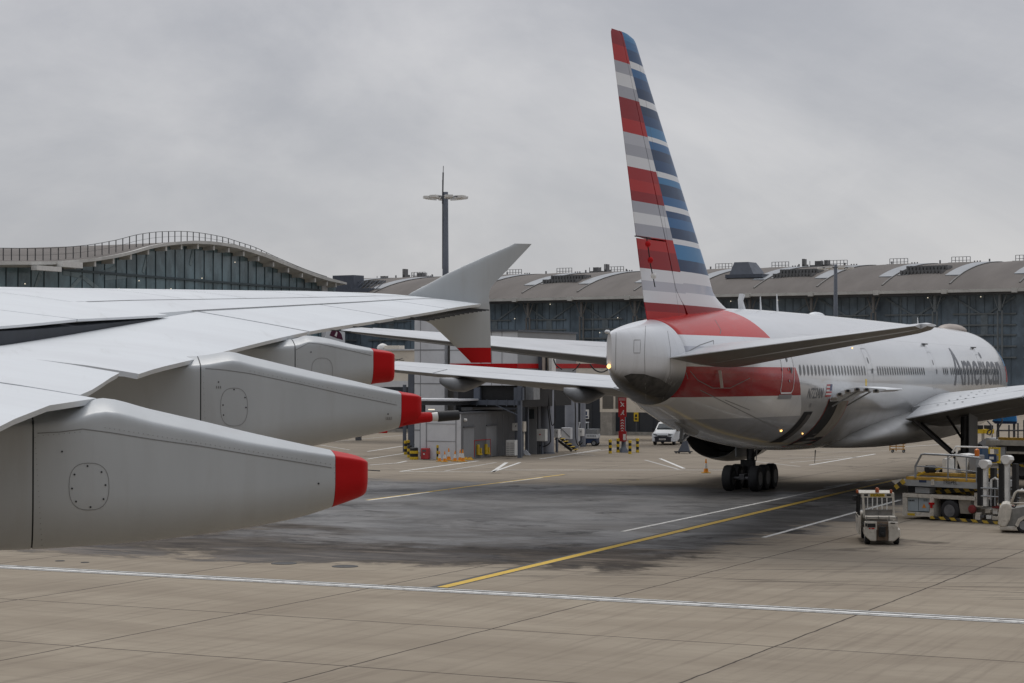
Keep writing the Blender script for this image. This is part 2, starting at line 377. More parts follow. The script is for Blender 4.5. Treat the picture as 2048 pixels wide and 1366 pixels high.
bsn=[4,6,8,10,12,13.5,15,16.4,17.74,19.2,20.8,22.5,24.2,25.98,27.6,29.3,31,32.6,34.2,35.4,36.2]
mb=MB(); mb.loft([sect(b,US) for b in bsn]); mb.build('wing_box',WPAINT,root,auto=R(35))
# moving surfaces: inboard flap (drooped lower), outer flap, three ailerons
def surf(name,b0,b1,u0=.745,dz0=0,dz1=0,da=0,dze=None,n_=8,g=.03,m=WPAINT):
    mb=MB(); secs=[]
    for i in range(n_+1):
        b=b0+g+(b1-b0-2*g)*i/n_; dz=dz0 if dze is None else dz0+(dze-dz0)*i/n_; us=[u0,u0+.01,u0+.025,u0+.04,.8,.825,.85,.9,.95,.985,1.0]
        us=sorted(set(u for u in us if u>=u0)); s=[]
        for u in us:
            a,z=top(b,u); s.append((a+da*(u-u0)/(1-u0),b,z+dz*(1-(u-u0)/(1-u0))**2.5+dz1*(u-u0)/(1-u0)-(.03 if u==u0 else 0)))
        for u in us[::-1]:
            a,z=bot(b,u); th=.045 if u>.99 else 0
            s.append((a+da*(u-u0)/(1-u0)-(.02 if u>.99 else 0),b,min(z,top(b,u)[1]-.045)+dz*(1-(u-u0)/(1-u0))**2.5+dz1*(u-u0)/(1-u0)+(.02 if u==u0 else 0)))
        secs.append(s)
    mb.loft(secs); return mb.build(name,m,root,auto=R(35))
surf('flap',4,15.86,dz0=-.16,n_=12); surf('flap',15.88,17.70,dz0=-.15,dz1=.02,da=-.14,n_=4); surf('flap',17.78,25.98,dz0=-.30,dze=0,n_=12)
surf('aileron',26.02,30.2); surf('aileron',30.2,33.5,n_=5); surf('aileron',33.5,36.17,n_=5)
# raised spoilers ahead of the outer flap
def spoiler(b0,b1,lift0,lift1):
    mb=MB(); secs=[]
    for i in range(7):
        t=i/6; b=b0+.02+(b1-b0-.04)*t; L=lift0+(lift1-lift0)*t; s=[]
        us=[.60,.63,.66,.70,.73,.765]
        for u in us: a,z=top(b,u); s.append((a,b,z+.006+L*((u-.6)/.165)**1.3))
        for u in us[::-1]: a,z=top(b,u); s.append((a,b,z-.02+L*((u-.6)/.165)**1.3))
        secs.append(s)
    mb.loft(secs); mb.build('spoiler',WPAINT,root,auto=R(35))
for q in ((15.2,17.7,.0,.0),(17.75,20.0,.0,.01),(20.0,22.3,.01,.04),(22.3,24.9,.04,.0)): spoiler(*q)
mb=MB(); secs=[]
for i in range(13):
    b=15.2+9.5*i/12; s=[]
    k_=1-i/12
    for u in (.69,.72,.765): a,z=top(b,u); s.append((a,b,z-.03))
    a,z=top(b,.762); s.append((a,b,z-.05-.38*k_)); a,z=top(b,.69); s.append((a,b,z-.05-.3*k_)); secs.append(s)
mb.loft(secs); mb.build('spoiler_bay',GAPSHADE,root)  # dark filler, its colour stands in for the shadow under the spoilers
# seams laid on the upper skin
def seam(pts,wd=.022,z=.005,m=SEAM,name='skin_seam',mbx=None):
    mb=mbx or MB(); P=[]
    for b,u in pts:
        a,zz=top(b,u); P.append(Vector((a,b,zz+z)))
    L=[];Q=[]
    for i,p in enumerate(P):
        d=P[min(i+1,len(P)-1)]-P[max(i-1,0)]; d.z=0; d.normalize(); nn=Vector((-d.y,d.x,0))*wd/2; L.append(p+nn);Q.append(p-nn)
    k=len(P); mb.add(L+Q,[(i,i+1,k+i+1,k+i) for i in range(k-1)])
    return mb
mb=MB()
sp=lambda b0,b1,u0,u1,k=24:[(b0+(b1-b0)*i/k,u0+(u1-u0)*i/k) for i in range(k+1)]
seam(sp(5,36.1,.16,.16,60),.03,mbx=mb); seam(sp(24.7,36.1,.60,.62),.03,mbx=mb); seam(sp(26,36.1,.742,.742),.035,mbx=mb)
for b in (24.65,27.6,29.4,31.9,34.4): seam(sp(b,b,.16,.60,14),.012,mbx=mb)
for b in (19,20.4,21.8,23.2,): seam(sp(b,b,.18,.585,14),.010,mbx=mb)
seam(sp(28,34,.42,.40),.012,mbx=mb); seam(sp(20,28,.38,.40),.012,mbx=mb)
mb.build('skin_seams',SEAM,root)
# fence
LEp=[(1028,488),(975,510),(925,532.7),(895,547),(870,561),(845,574),(817,588),(823,612),(829,633),(862,647),(887,670),(911,692.6),(943,725)]
TEp=[(1065,488),(1025,530),(985,571),(979,583),(978,600),(980,620),(982,690),(983.5,725)]
BF=36.42
LEz=sorted([(W(x,y,BF)[1],W(x,y,BF)[0]) for x,y in LEp]); TEz=sorted([(W(x,y,BF)[1],W(x,y,BF)[0]) for x,y in TEp])
def fence(z0,z1,name,m,k):
    mb=MB(); secs=[]
    for i in range(k+1):
        z=z0+(z1-z0)*i/k; a0=interp(LEz,z); a1=interp(TEz,z); c=a1-a0; th=min(.055,.03+.03*c/2)
        e=min(1,(8.66-z)/.15+.4); cant=BF+ (z-7.5)*(.05 if z>7.5 else -.03)
        prof=[(0,0),(.02,.5),(.08,.85),(.25,1),(.5,.9),(.8,.45),(1,.08)]
        s=[(a0+c*u,cant-h*th,z) for u,h in prof]+[(a0+c*u,cant+h*th,z) for u,h in prof[::-1][:-1]]
        secs.append(s)
    mb.loft(secs); o=mb.build(name,m,root,auto=R(40)); return o
zr=H+37/4100*37.7
fence(zr+.002,8.637,'wingtip_fence',WSIDE,40); fence(6.44,zr,'fence_red_tip',RED,6)
# wing end cap body joining the fence
mb=MB(); mb.loft([sect(36.2,US+[.8,.86,.92,.97,1.0]),[(x,36.40,z) for x,_,z in sect(36.2,US+[.8,.86,.92,.97,1.0])]]); mb.build('wing_end_cap',WPAINT,root,auto=R(35))
# static dischargers and hinge fingers under the aileron edge
mb=MB()
for i in range(14):
    mb=MB(); b=31.6+4.5*i/13; a,z=te(b); mb.bar((a-.30,b,z-.075),(a+.16,b+.02,z-.11),.03,.02); mb.build('hinge_finger',SEAM,root)
for i in range(5):
    mb=MB(); b=27+i*1.0; a,z=te(b); mb.tube([(a,b,z-.03),(a+.28,b,z-.05)],.006,5); mb.build('static_discharger',SEAM,root)
# flap track fairings -------------------------------------------------
def arc(px,b): return [W(x,y,b) for x,y in px]
def fairing(bc,topl,botl,w0,w1,acap,aend,split,endround=.075):
    T=sorted(arc(topl,bc)); B=sorted(arc(botl,bc)); a0=T[0][0]-5.5
    if B[0][0]>a0: B=[(a0,B[0][1]+.10)]+B
    T=[(a0,T[0][1]-.15)]+T
    def ring(a,sh=1):
        zt=sinterp(T,a); zb=sinterp(B,a); t=(a-split)/(aend-split); t=max(0,min(1,t)); w=(w0+(w1-w0)*t**1.4)/2
        e=(aend-a)/endround
        if e<1:
            k=math.sqrt(max(0,1-(1-max(e,0))**2)); h=(zt-zb); zc=(zt+zb)/2; zt2=zc+h/2*(.86+.14*k); zb2=zc-h/2*(.86+.14*k); w=w*(.5+.5*k); zt,zb=zt2,zb2
        h=zt-zb; q=min(1,h/.75)*w/.39; rb=min(w*.98,h*.46); s=[]
        for fy,dz in ((0,0),(.25,.012),(.6,.052),(.86,.090),(.915,.099),(.95,.109),(.975,.124),(.99,.145),(1,.180)): s.append((-w*fy, zt-dz*q))
        zs=zt-.180*q
        for i in range(1,5): s.append((-w, zs+((zb+rb*1.1)-zs)*i/5))
        for i in range(9):
            th=math.pi/2*i/8; s.append((-(w-rb)-rb*math.cos(th), zb+rb*1.1-rb*1.1*math.sin(th)))
        s=s+[(-y,z) for y,z in s[::-1]]
        return [(a,bc+y,z) for y,z in s]
    def seg(name,x0,x1,k,m,extra=None):
        mb=MB(); mb.loft([ring(x0+(x1-x0)*i/k) for i in range(k+1)]); return mb.build(name,m,root,auto=R(50))
    front=seg('fairing_front',a0,split-.006,16,WSIDE)
    mid=seg('fairing',split+.006,acap-.003,26,WSIDE)
    mb=MB(); k=14; mb.loft([ring(acap+(aend-acap)*(1-(1-i/k)**2)) for i in range(k+1)]); cap=mb.build('red_tail_cap',RED,root,auto=R(60))
    mb=MB(); mb.loft([[(x,bc+(y-bc)*.97,z-.01*(1 if z>6 else -1)) for x,y,z in ring(v)] for v in (split-.008,split+.008)]); mb.build('fairing_joint',SEAM,root)
    return front,mid,cap
def world_cast(o,px,py):
    dg=None; me=o.data; M=Matrix.Rotation(PHI,4,'Z'); bvh=BVHTree.FromPolygons([v.co for v in me.vertices],[p.vertices[:] for p in me.polygons])
    Mi=M.inverted(); h=bvh.ray_cast(Mi@CAM,(Mi.to_3x3()@ray(px,py)).normalized()); return h[0],h[1]
_bc={}
def caster(o,M):
    me=o.data; bvh=BVHTree.FromPolygons([v.co for v in me.vertices],[p.vertices[:] for p in me.polygons]); Mi=M.inverted()
    def f(px,py):
        h=bvh.ray_cast(Mi@CAM,(Mi.to_3x3()@ray(px,py)).normalized()); return (h[0],h[1])
    return f
def dens(px,step=14,closed=False):
    out=[]; q=px+[px[0]] if closed else px
    for (x0,y0),(x1,y1) in zip(q,q[1:]):
        k=max(1,int(math.hypot(x1-x0,y1-y0)/step)); out+= [(x0+(x1-x0)*i/k,y0+(y1-y0)*i/k) for i in range(k)]
    return out+[q[-1]]
def ribbon(cf,px,wd,off=.003,mbx=None,step=14,closed=False):
    """thin strip lying on a real surface"""
    P=[cf(x,y) for x,y in dens(px,step,closed)]; P=[(p,nn) for p,nn in P if p is not None]
    if len(P)<2: return mbx
    L=[];Q=[]
    for i,(p,nn) in enumerate(P):
        d=(P[min(i+1,len(P)-1)][0]-P[max(i-1,0)][0]).normalized()
        if nn.dot(cf_dir[0])>0: nn=-nn
        s=nn.cross(d).normalized()*wd/2; L.append(p+s+nn*off);Q.append(p-s+nn*off)
    k=len(P); mbx.add(L+Q,[(i,i+1,k+i+1,k+i) for i in range(k-1)]); return mbx
cf_dir=[Vector((0,1,0))]
MW=Matrix.Rotation(PHI,4,'Z'); cf_dir[0]=MW.inverted().to_3x3()@Vector((0,1,0))
def oval(cx,cy,rx,ry,k=28,p=2.6):
    return [(cx+rx*math.copysign(abs(math.cos(t))**(2/p),math.cos(t)),cy+ry*math.copysign(abs(math.sin(t))**(2/p),math.sin(t))) for t in [2*math.pi*i/k for i in range(k)]]
def dots(cf,pts,r,mbx):
    for x,y in pts:
        p,nn=cf(x,y)
        if p is None: continue
        if nn.dot(cf_dir[0])>0: nn=-nn
        mbx.lathe([(0,r),(.004,r),(.004,0)],p,nn,8)
FSE=[[((70,875),(84,1090)),((210,855),(670,930)),((668,935),(674,1000)),((76,872),(160,864))],[((406,742),(410,835)),((500,742),(800,806)),((800,815),(801,846))],[((595,706),(596,770)),((640,692),(740,707))]]
# fairing 1 (nearest)
f1=fairing(15.8,[(10,822),(100,815),(150,807),(202,796),(300,818),(400,841),(500,865),(600,887),(667,901),(705,909),(735,918)],[(0,1101),(75,1098),(200,1090),(300,1081),(400,1069),(500,1054),(600,1034),(678,1008),(740,984)],.78,.40,W(670,905,15.6)[0],W(740,950,15.6)[0],W(66,950,15.42)[0])
f2=fairing(20.8,[(330,715),(402,711),(430,707),(455,703),(500,713),(600,737),(700,760),(800,783),(835,789),(850,795)],[(300,985),(400,950),(500,922),(600,898),(640,889),(700,877),(760,865),(806,852),(850,838)],.72,.36,W(803,815,20.6)[0],W(847,815,20.6)[0],W(400,780,20.5)[0])
f3=fairing(25.0,[(540,682),(590,677),(612,671),(640,674),(700,688),(745,697),(783,704),(792,709)],[(540,812),(640,793),(700,780),(745,768),(785,763),(795,760)],.62,.34,W(745,730,24.85)[0],W(791,735,24.85)[0],W(590,700,24.7)[0],.06)
for i,(f,sm,ov,dd) in enumerate(((f1,[(66,867),(120,864),(165,858),(220,865),(300,878),(400,892),(500,909),(600,925),(672,937)],(178,973,40,47),[(175,932),(149,949),(203,944),(144,977),(211,970),(152,1003),(207,998),(181,1014),(124,903),(637,967)]),
      (f2,[(402,736),(450,740),(500,747),(600,768),(700,791),(803,812)],(468,814,27,38),[(446,810),(468,779),(490,795),(492,815),(447,830),(437,764),(776,828)]),
      (f3,[(592,700),(606,692),(618,686),(640,688),(690,699),(743,711)],(644,742,21,26),[(622,704)]))):
    cf=caster(f[1],MW); mb=MB(); ribbon(cf,sm,.0065,mbx=mb,step=9); mb.build('panel_seam',SEAM2,root)
    xs_=[(splitpx+40*j) for j in ()] if False else []
    for (ax,ay),(bx,by) in FSE[i]:
        mb=MB(); k_=max(2,int(abs(bx-ax)/11+abs(by-ay)/11))
        for j_ in range(k_+1): dots(cf,[(ax+(bx-ax)*j_/k_,ay+(by-ay)*j_/k_)],.0028,mb)
        if mb.v: tag(mb.build('rivet_row',SEAM2,root),kind='stuff')
    mb=MB(); ribbon(cf,oval(*ov),.0042,mbx=mb,step=6,closed=True); mb.build('access_panel',SEAM2,root)
    for d_ in dd: mb=MB(); dots(cf,[d_],.0075,mb); mb.build('rivet',SEAM,root)
    if i==1:
        for dx in (0,4,8): 
            mb=MB(); ribbon(cf,[(772+dx,834),(772+dx,839),(775+dx,839),(775+dx,834)],.007,mbx=mb,step=3); mb.build('stencil',SEAM2,root)
        for dx in (0,4,8): mb=MB(); ribbon(cf,[(433+dx,772),(433+dx,777)],.010,mbx=mb,step=3); mb.build('stencil',SEAM2,root)
# jettison pipe on middle fairing
c=W(848,836,20.8); e=W(914,830,20.8); mid=W(872,832,20.8); b2=20.72
def L2(px,py): a,z=W(px,py,20.8); return Vector((a,b2,z))
mb=MB(); mb.tube([L2(800,838),L2(825,836),L2(843,834.5),L2(855,834),L2(860,833.5)],[.07,.062,.055,.052,.045],18); mb.build('pipe_cone',RED,root,smooth=True)
mb=MB(); mb.tube([L2(858,834),L2(861,833.6),L2(873,832.5)],[.040,.045,.048],18); pp=mb.build('jettison_pipe',PLASW,root,smooth=False,auto=R(40))
mb=MB(); mb.tube([L2(871,832.6),L2(872.5,832.5),L2(912,830),L2(914,829.9),L2(913,829.9),L2(905,830.3)],[.045,.056,.051,.049,.040,.038],20); mb.build('pipe_sleeve',BLACK,root,auto=R(40))
mb=MB(); p=L2(740,940); mb=MB()
a,z=W(740,940,15.8); mb.tube([(a-.02,15.8,z),(a+.08,15.8,z-.008)],.004,5); mb.build('discharge_wick',SEAM,root)
a,z=W(791,718,25); mb=MB(); mb.tube([(a-.02,25,z),(a+.11,25,z-.02)],.004,5); mb.tube([(a-.02,25,z-.03),(a+.09,25,z+.01)],.004,5); mb.build('discharge_wick',SEAM,root)
# ================================================================== parked twin-engine airliner
TH=R(22.62)
AL=empty('airliner',(17.39,104.0,0),math.pi/2-TH,'white airliner with a red, white and blue striped tail parked nose away on the stand','airliner')
AL.rotation_euler=(0,.00415,math.pi/2-TH)
MA=Matrix.Translation((17.39,104.0,0))@Matrix.Rotation(math.pi/2-TH,4,'Z')@Matrix.Rotation(.00415,4,'Y')
def A(xa,y,z): return Vector((37.1-xa,-y,z))      # metres aft of nose, to starboard, up
FUS=[(0,4.80,4.70,.03),(.15,5.15,4.40,.35),(.6,5.62,4.0,.78),(1.4,6.25,3.55,1.28),(2.6,7.0,3.1,1.82),(4,7.72,2.8,2.25),(5.5,8.25,2.62,2.6),(7.5,8.62,2.52,2.88),(10,8.76,2.5,3.03),(13,8.79,2.5,3.1),
 (30,8.79,2.5,3.1),(47,8.76,2.52,3.1),(50,8.74,2.56,3.1),(53,8.72,2.66,3.08),(56.3,8.69,2.84,3.0),(59.5,8.63,3.12,2.86),(61.5,8.56,3.34,2.72),(63.5,8.45,3.62,2.50),(65.5,8.31,3.98,2.2),(67.4,8.13,4.38,1.86),(69.4,7.94,4.84,1.42),(70.4,7.84,5.07,1.18),(71.5,7.71,5.33,.88),(72.6,7.56,5.70,.50),(73.3,7.45,5.96,.25),(73.67,7.36,6.2,.09)]
def fus(xa): return sinterp(FUS,xa,1),sinterp(FUS,xa,2),sinterp(FUS,xa,3)
def fside(xa,z,off=0,sgn=1):
    t,b,w=fus(xa); zc=(t+b)/2; h=(t-b)/2; q=max(-1,min(1,(z-zc)/h)); y=w*math.sqrt(max(0,1-q*q))
    nn=Vector((0,math.sqrt(max(0,1-q*q))/w,q/h)).normalized()
    return A(xa,sgn*(y+nn.y*off),z+nn.z*off)
def fring(xa,n_=72,pw=2.0):
    t,b,w=fus(xa); zc=(t+b)/2; h=(t-b)/2
    def P(v,up):
        e=2/(pw if up else 2.0); return math.copysign(abs(v)**e,v)
    return [A(xa,w*P(math.sin(2*math.pi*k/n_),math.cos(2*math.pi*k/n_)>0),zc+h*P(math.cos(2*math.pi*k/n_),math.cos(2*math.pi*k/n_)>0)) for k in range(n_)]
def ramp_stops(bounds,lo,hi): return [((z-lo)/(hi-lo),c) for z,c in bounds]
Wt=(.76,.77,.79); G1=(.42,.43,.48); G2=(.52,.53,.58); RDb=(.46,.014,.016); RDd=(.29,.006,.014); RDm=(.37,.009,.016)
BK=[(0,0)]
LIV_FRONT=[(0,56.6),(4.25,57.55),(5.1,58.65),(5.73,59.15),(6.23,59.6),(6.8,60.5),(7.4,61.35),(7.8,61.6),(8.3,61.8),(8.6,61.9)]
def livery(name,kind):
    m,nt,b=new_mat(name); n=N(nt); o=n.obj(); S=n.sep(o); x,y,z=S[0],S[1],S[2]
    f1=n.noise(n.map(o,(.18,1,.7)),1.4,5,.6); 
    def body(c):
        c=n.mix(n.m('MULTIPLY',n.smooth(f1,.45,.75),.22),c,(.46,.46,.45))
        g=n.noise(n.map(o,(.5,.6,.25)),1.7,6,.65,.3); low=n.m('SUBTRACT',1.0,n.smooth(z,3.2,5.4))
        c=n.mix(n.m('MULTIPLY',n.m('MULTIPLY',n.smooth(g,.42,.7),low),.35),c,(.20,.18,.155)); return c
    silver=n.mix(n.smooth(z,4.6,6.1),(.38,.38,.375),(.69,.705,.725))  # silver darkens downward in the colour, imitating the reflected ground
    if kind=='fus':
        lo,hi=2.0,9.0
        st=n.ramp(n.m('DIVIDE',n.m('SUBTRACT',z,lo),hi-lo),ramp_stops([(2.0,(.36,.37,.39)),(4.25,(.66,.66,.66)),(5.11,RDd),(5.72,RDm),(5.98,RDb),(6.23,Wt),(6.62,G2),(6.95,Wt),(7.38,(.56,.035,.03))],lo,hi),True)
        q=n.ramp(n.m('DIVIDE',z,10.0),[(zz/10,(v/100,)*3) for zz,v in LIV_FRONT],False)
        fx=n.m('MULTIPLY',n.sep(q)[0],100.0) if False else n.m('MULTIPLY',n.sep(q)[0],100.0)
        xa=n.m('SUBTRACT',37.1,x); inl=n.m('GREATER_THAN',xa,fx)
        grey=n.m('SUBTRACT',1.0,n.smooth(z,3.7,3.9))
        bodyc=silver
        c=n.mix(inl,bodyc,st)
        # frame seams
        fr=n.m('FRACT',n.m('DIVIDE',xa,5.35)); sm=n.m('LESS_THAN',fr,.005)
        hz=n.m('LESS_THAN',n.m('ABSOLUTE',n.m('SUBTRACT',z,7.62)),.012)
        c=n.mix(n.m('MULTIPLY',n.m('MAXIMUM',sm,n.m('MULTIPLY',hz,n.m('LESS_THAN',xa,58))),.28),c,(.12,.12,.13))
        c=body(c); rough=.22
    elif kind=='cone':
        c=n.mix(n.smooth(z,5.2,6.2),(.14,.135,.128),(.70,.71,.73))  # height ramp paints lit top and shaded underside into the cone colour
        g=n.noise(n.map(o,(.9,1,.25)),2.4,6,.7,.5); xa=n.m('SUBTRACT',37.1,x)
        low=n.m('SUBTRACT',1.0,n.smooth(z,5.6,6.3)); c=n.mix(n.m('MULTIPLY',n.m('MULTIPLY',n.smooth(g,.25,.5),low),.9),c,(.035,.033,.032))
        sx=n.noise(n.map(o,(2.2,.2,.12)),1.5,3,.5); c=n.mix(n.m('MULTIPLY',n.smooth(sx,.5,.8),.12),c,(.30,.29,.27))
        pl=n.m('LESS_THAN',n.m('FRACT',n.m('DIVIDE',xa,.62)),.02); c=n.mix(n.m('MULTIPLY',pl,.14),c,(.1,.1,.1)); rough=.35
    elif kind=='fin':
        lo,hi=8.0,18.0
        rear=[(8,RDb),(8.2,RDd),(8.53,Wt),(8.95,G2),(9.30,Wt),(9.73,RDd),(10.4,RDb),(10.87,G1),(11.3,Wt),(11.7,G1),(12.08,RDd),(12.43,RDb),(12.83,RDm),(13.24,Wt),(13.64,G1),(14.02,G2),(14.43,RDb),(14.88,RDd),(15.6,G1),(16.0,Wt),(16.4,G1),(16.82,RDb),(17.35,RDd)]
        B1=(.020,.13,.32);B2=(.012,.062,.17);B3=(.035,.20,.42);B4=(.010,.040,.11)
        front=[(8,RDd),(8.53,Wt),(9.0,G2),(9.35,Wt),(9.76,B4),(10.2,B3),(10.76,Wt),(10.95,B4),(11.35,B1),(11.7,B2),(11.93,Wt),(12.12,B1),(12.45,B4),(12.85,B3),(13.11,Wt),(13.30,B2),(13.7,B4),(14.05,B1),(14.31,Wt),(14.46,B3),(14.8,B2),(15.15,B4),(15.5,Wt),(15.71,B4),(16.05,B2),(16.4,B1),(16.7,Wt),(16.93,B2),(17.3,B1),(17.6,B3)]
        t=n.m('DIVIDE',n.m('SUBTRACT',z,lo),hi-lo)
        cr=n.ramp(t,ramp_stops(rear,lo,hi),True); cf_=n.ramp(t,ramp_stops(front,lo,hi),True)
        xa=n.m('SUBTRACT',37.1,x); k=(72.01-66.28)/(17.89-9.78)
        bx=n.m('ADD',n.m('MULTIPLY',n.m('SUBTRACT',z,9.78),k),66.95)
        d=n.m('SUBTRACT',bx,xa)
        blue=n.m('GREATER_THAN',n.m('SUBTRACT',n.sep(cf_)[2],n.sep(cf_)[0]),.04)
        gn=n.noise(n.map(o,(.75,.1,.9)),1.3,2,.5); g=n.m('MULTIPLY',n.m('MULTIPLY',n.smooth(d,0.3,3.4),blue),n.smooth(gn,.25,.6))
        cf_=n.mix(n.m('MULTIPLY',g,.3),cf_,(.07,.20,.38))
        c=n.mix(n.m('GREATER_THAN',d,0.0),cr,cf_)
        hl=n.m('ABSOLUTE',n.m('SUBTRACT',n.m('SUBTRACT',xa,n.m('MULTIPLY',n.m('SUBTRACT',z,8),.46)),66.9)); c=n.mix(n.m('MULTIPLY',n.m('LESS_THAN',hl,.018),.5),c,(.06,.06,.07))
        rough=.38
    n.put(b.inputs['Base Color'],c); b.inputs['Roughness'].default_value=rough; b.inputs['Specular IOR Level'].default_value=.28; n.put(b.inputs['Coat Weight'],n.m('MULTIPLY',n.sep(c)[1],.85 if kind!='fin' else .1)); b.inputs['Coat Roughness'].default_value=.06
    nz=n.noise(n.map(o,(.35,1,1)),1.1,2,.5); n.put(b.inputs['Normal'],n.bump(nz,.25,.02))
    return m
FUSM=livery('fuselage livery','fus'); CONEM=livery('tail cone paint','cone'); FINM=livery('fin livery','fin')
AWHITE=paint('aircraft wing grey',(.56,.575,.59),.33,var=.1,scale=.9,streak=(1,.35,1),dirtamt=.12,dirt=(.25,.24,.22))
AUNDER=paint('aircraft underside grey',(.30,.305,.31),.42,var=.12,scale=.9)
ABELLY=paint('airliner underside dark grey',(.155,.150,.140),.45,var=.15,scale=.7)  # grey underside paint, colour darkened further for the weak light beneath
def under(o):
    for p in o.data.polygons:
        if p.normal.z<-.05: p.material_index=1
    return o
xs=[0,.05,.15,.35,.6,1,1.4,2,2.6,3.3,4,4.8,5.5,6.5,7.5,8.7,10,11.5,13]+[13+i*1.7 for i in range(1,21)]+[48,49]+[50+i*.5 for i in range(39)]+[69.4]
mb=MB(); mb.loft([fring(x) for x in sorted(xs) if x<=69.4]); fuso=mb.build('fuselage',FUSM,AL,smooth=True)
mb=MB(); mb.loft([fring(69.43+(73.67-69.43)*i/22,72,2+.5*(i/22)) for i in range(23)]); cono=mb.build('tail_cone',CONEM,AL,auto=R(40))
ca_f=caster(fuso,MA); ca_c=caster(cono,MA); cf_dir[0]=MA.inverted().to_3x3()@Vector((0,1,0))
# seams, hatch and soot on the tail cone and rear fuselage
for px in ([(1291,652),(1289,700),(1290,760),(1292,800)],[(1335,662),(1341,700),(1340,760),(1325,800)],[(1268,680),(1281,680),(1280,706),(1267,706),(1268,680)],[(1232,665),(1231,740)]):
    mb=MB(); ribbon(ca_c,px,.022,.004,mb,6)
    if mb.v: mb.build('panel_seam',SEAM2,cono)
mb=MB(); U=[(1248,752),(1262,747),(1288,748),(1318,757),(1342,772)]; Lw=[(1262,768),(1276,780),(1296,790),(1315,795),(1330,793)]; gr=[]
for i in range(17):
    t=i/16*4; k=min(3,int(t)); f_=t-k; a_=[U[k][j]+(U[k+1][j]-U[k][j])*f_ for j in (0,1)]; b__=[Lw[k][j]+(Lw[k+1][j]-Lw[k][j])*f_ for j in (0,1)]
    gr.append([ca_c(a_[0]+(b__[0]-a_[0])*q/5,a_[1]+(b__[1]-a_[1])*q/5) for q in range(6)])
vs=[];ok=True
for r_ in gr:
    for p,nn in r_:
        if p is None: ok=False; break
        if nn.dot(cf_dir[0])>0: nn=-nn
        vs.append(p+nn*.006)
    if not ok: break
if ok:
    mb.add(vs,[(i*6+j,i*6+j+1,(i+1)*6+j+1,(i+1)*6+j) for i in range(16) for j in range(5)]); mb.build('sooty_exhaust_panel',paint('soot stained metal',(.05,.048,.045),.55,var=.6,scale=3,dirtamt=.6,dirt=(.012,.012,.012)),cono,smooth=True)
for px in ([(1380,742),(1395,760),(1425,776),(1460,776),(1500,756)],[(1427,682),(1427,704)],[(1372,745),(1376,758)],[(1375,704),(1400,690),(1427,681)],[(1440,668),(1442,660),(1430,640)],[(1400,780),(1470,815),(1530,845),(1570,862)],[(1450,800),(1500,820)]):
    mb=MB(); ribbon(ca_f,px,.03,.005,mb,6)
    if mb.v: mb.build('panel_seam',SEAM2,AL)
# fin
FINLE=[(8.2,59.2),(8.55,60.0),(8.72,60.7),(8.95,61.45),(9.2,61.95),(9.8,62.5),(17.3,70.58),(17.6,70.88),(17.76,71.08),(17.84,71.3),(17.88,71.75)]
FINTE=[(7.6,69.45),(8.48,69.95),(17.72,73.55),(17.88,73.45)]
PROF=[(0,0),(.01,.22),(.03,.40),(.07,.60),(.14,.82),(.25,.97),(.4,1),(.55,.88),(.7,.66),(.85,.35),(1,.03)]
def vfoil(z,cl,ct,th,u0=0,u1=1):
    a0=interp(cl,z); a1=interp(ct,z); c=a1-a0; P=[(u,h) for u,h in PROF if u0<u<u1]
    h=lambda u: interp(PROF,u); P=[(u0,h(u0))]+P+[(u1,h(u1))]
    s=[A(a0+c*u,th*c*hh,z) for u,hh in P]+[A(a0+c*u,-th*c*hh,z) for u,hh in P[::-1] if hh>0.0 or u>0]
    return s
zs=[8.0,8.2,8.4,8.55,8.7,8.85,9,9.2,9.5,9.8]+[9.8+i*.5 for i in range(1,15)]+[17.0,17.3,17.5,17.7,17.8,17.88]
mb=MB(); mb.loft([vfoil(z,FINLE,FINTE,.055,0,.655) for z in zs]); mb.build('fin',FINM,AL,auto=R(40))
zr_=[8.25,8.45,10.86]; 
mb=MB(); mb.loft([vfoil(z,FINLE,FINTE,.055,.665,1) for z in [7.9+i*.58 for i in range(6)]]); mb.build('rudder',FINM,AL,auto=R(30))
mb=MB(); mb.loft([vfoil(z,FINLE,FINTE,.055,.665,1) for z in [10.86+i*.5 for i in range(14)]+[17.6,17.75,17.87]]); mb.build('rudder',FINM,AL,auto=R(30))
def T7(px,py,y):
    Mi=MA.inverted(); o=Mi@CAM; d=Mi.to_3x3()@ray(px,py); t=(-y-o.y)/d.y; return o+d*t
mb=MB(); mb.bar(A(71.0,0,10.86),A(69.6,.14,10.86),.04)
pts=[T7(1293,474,.30),T7(1297,500,.34),T7(1301,530,.36),T7(1307,558,.38),T7(1310,574,.40)]
mb.tube(pts,.02,5); lk=mb.build('rudder_lock_strap',BLACK,AL)
for i,(p,m) in enumerate(((T7(1296,488,.36),RED),(T7(1301,520,.38),RED),(T7(1307,552,.40),PLASW))):
    mb=MB(); mb.lathe([(-.11,.02),(-.08,.08),(0,.11),(.08,.08),(.11,.02)],p,(0,0,1),12); mb.build('marker_ball',m,lk,smooth=True)
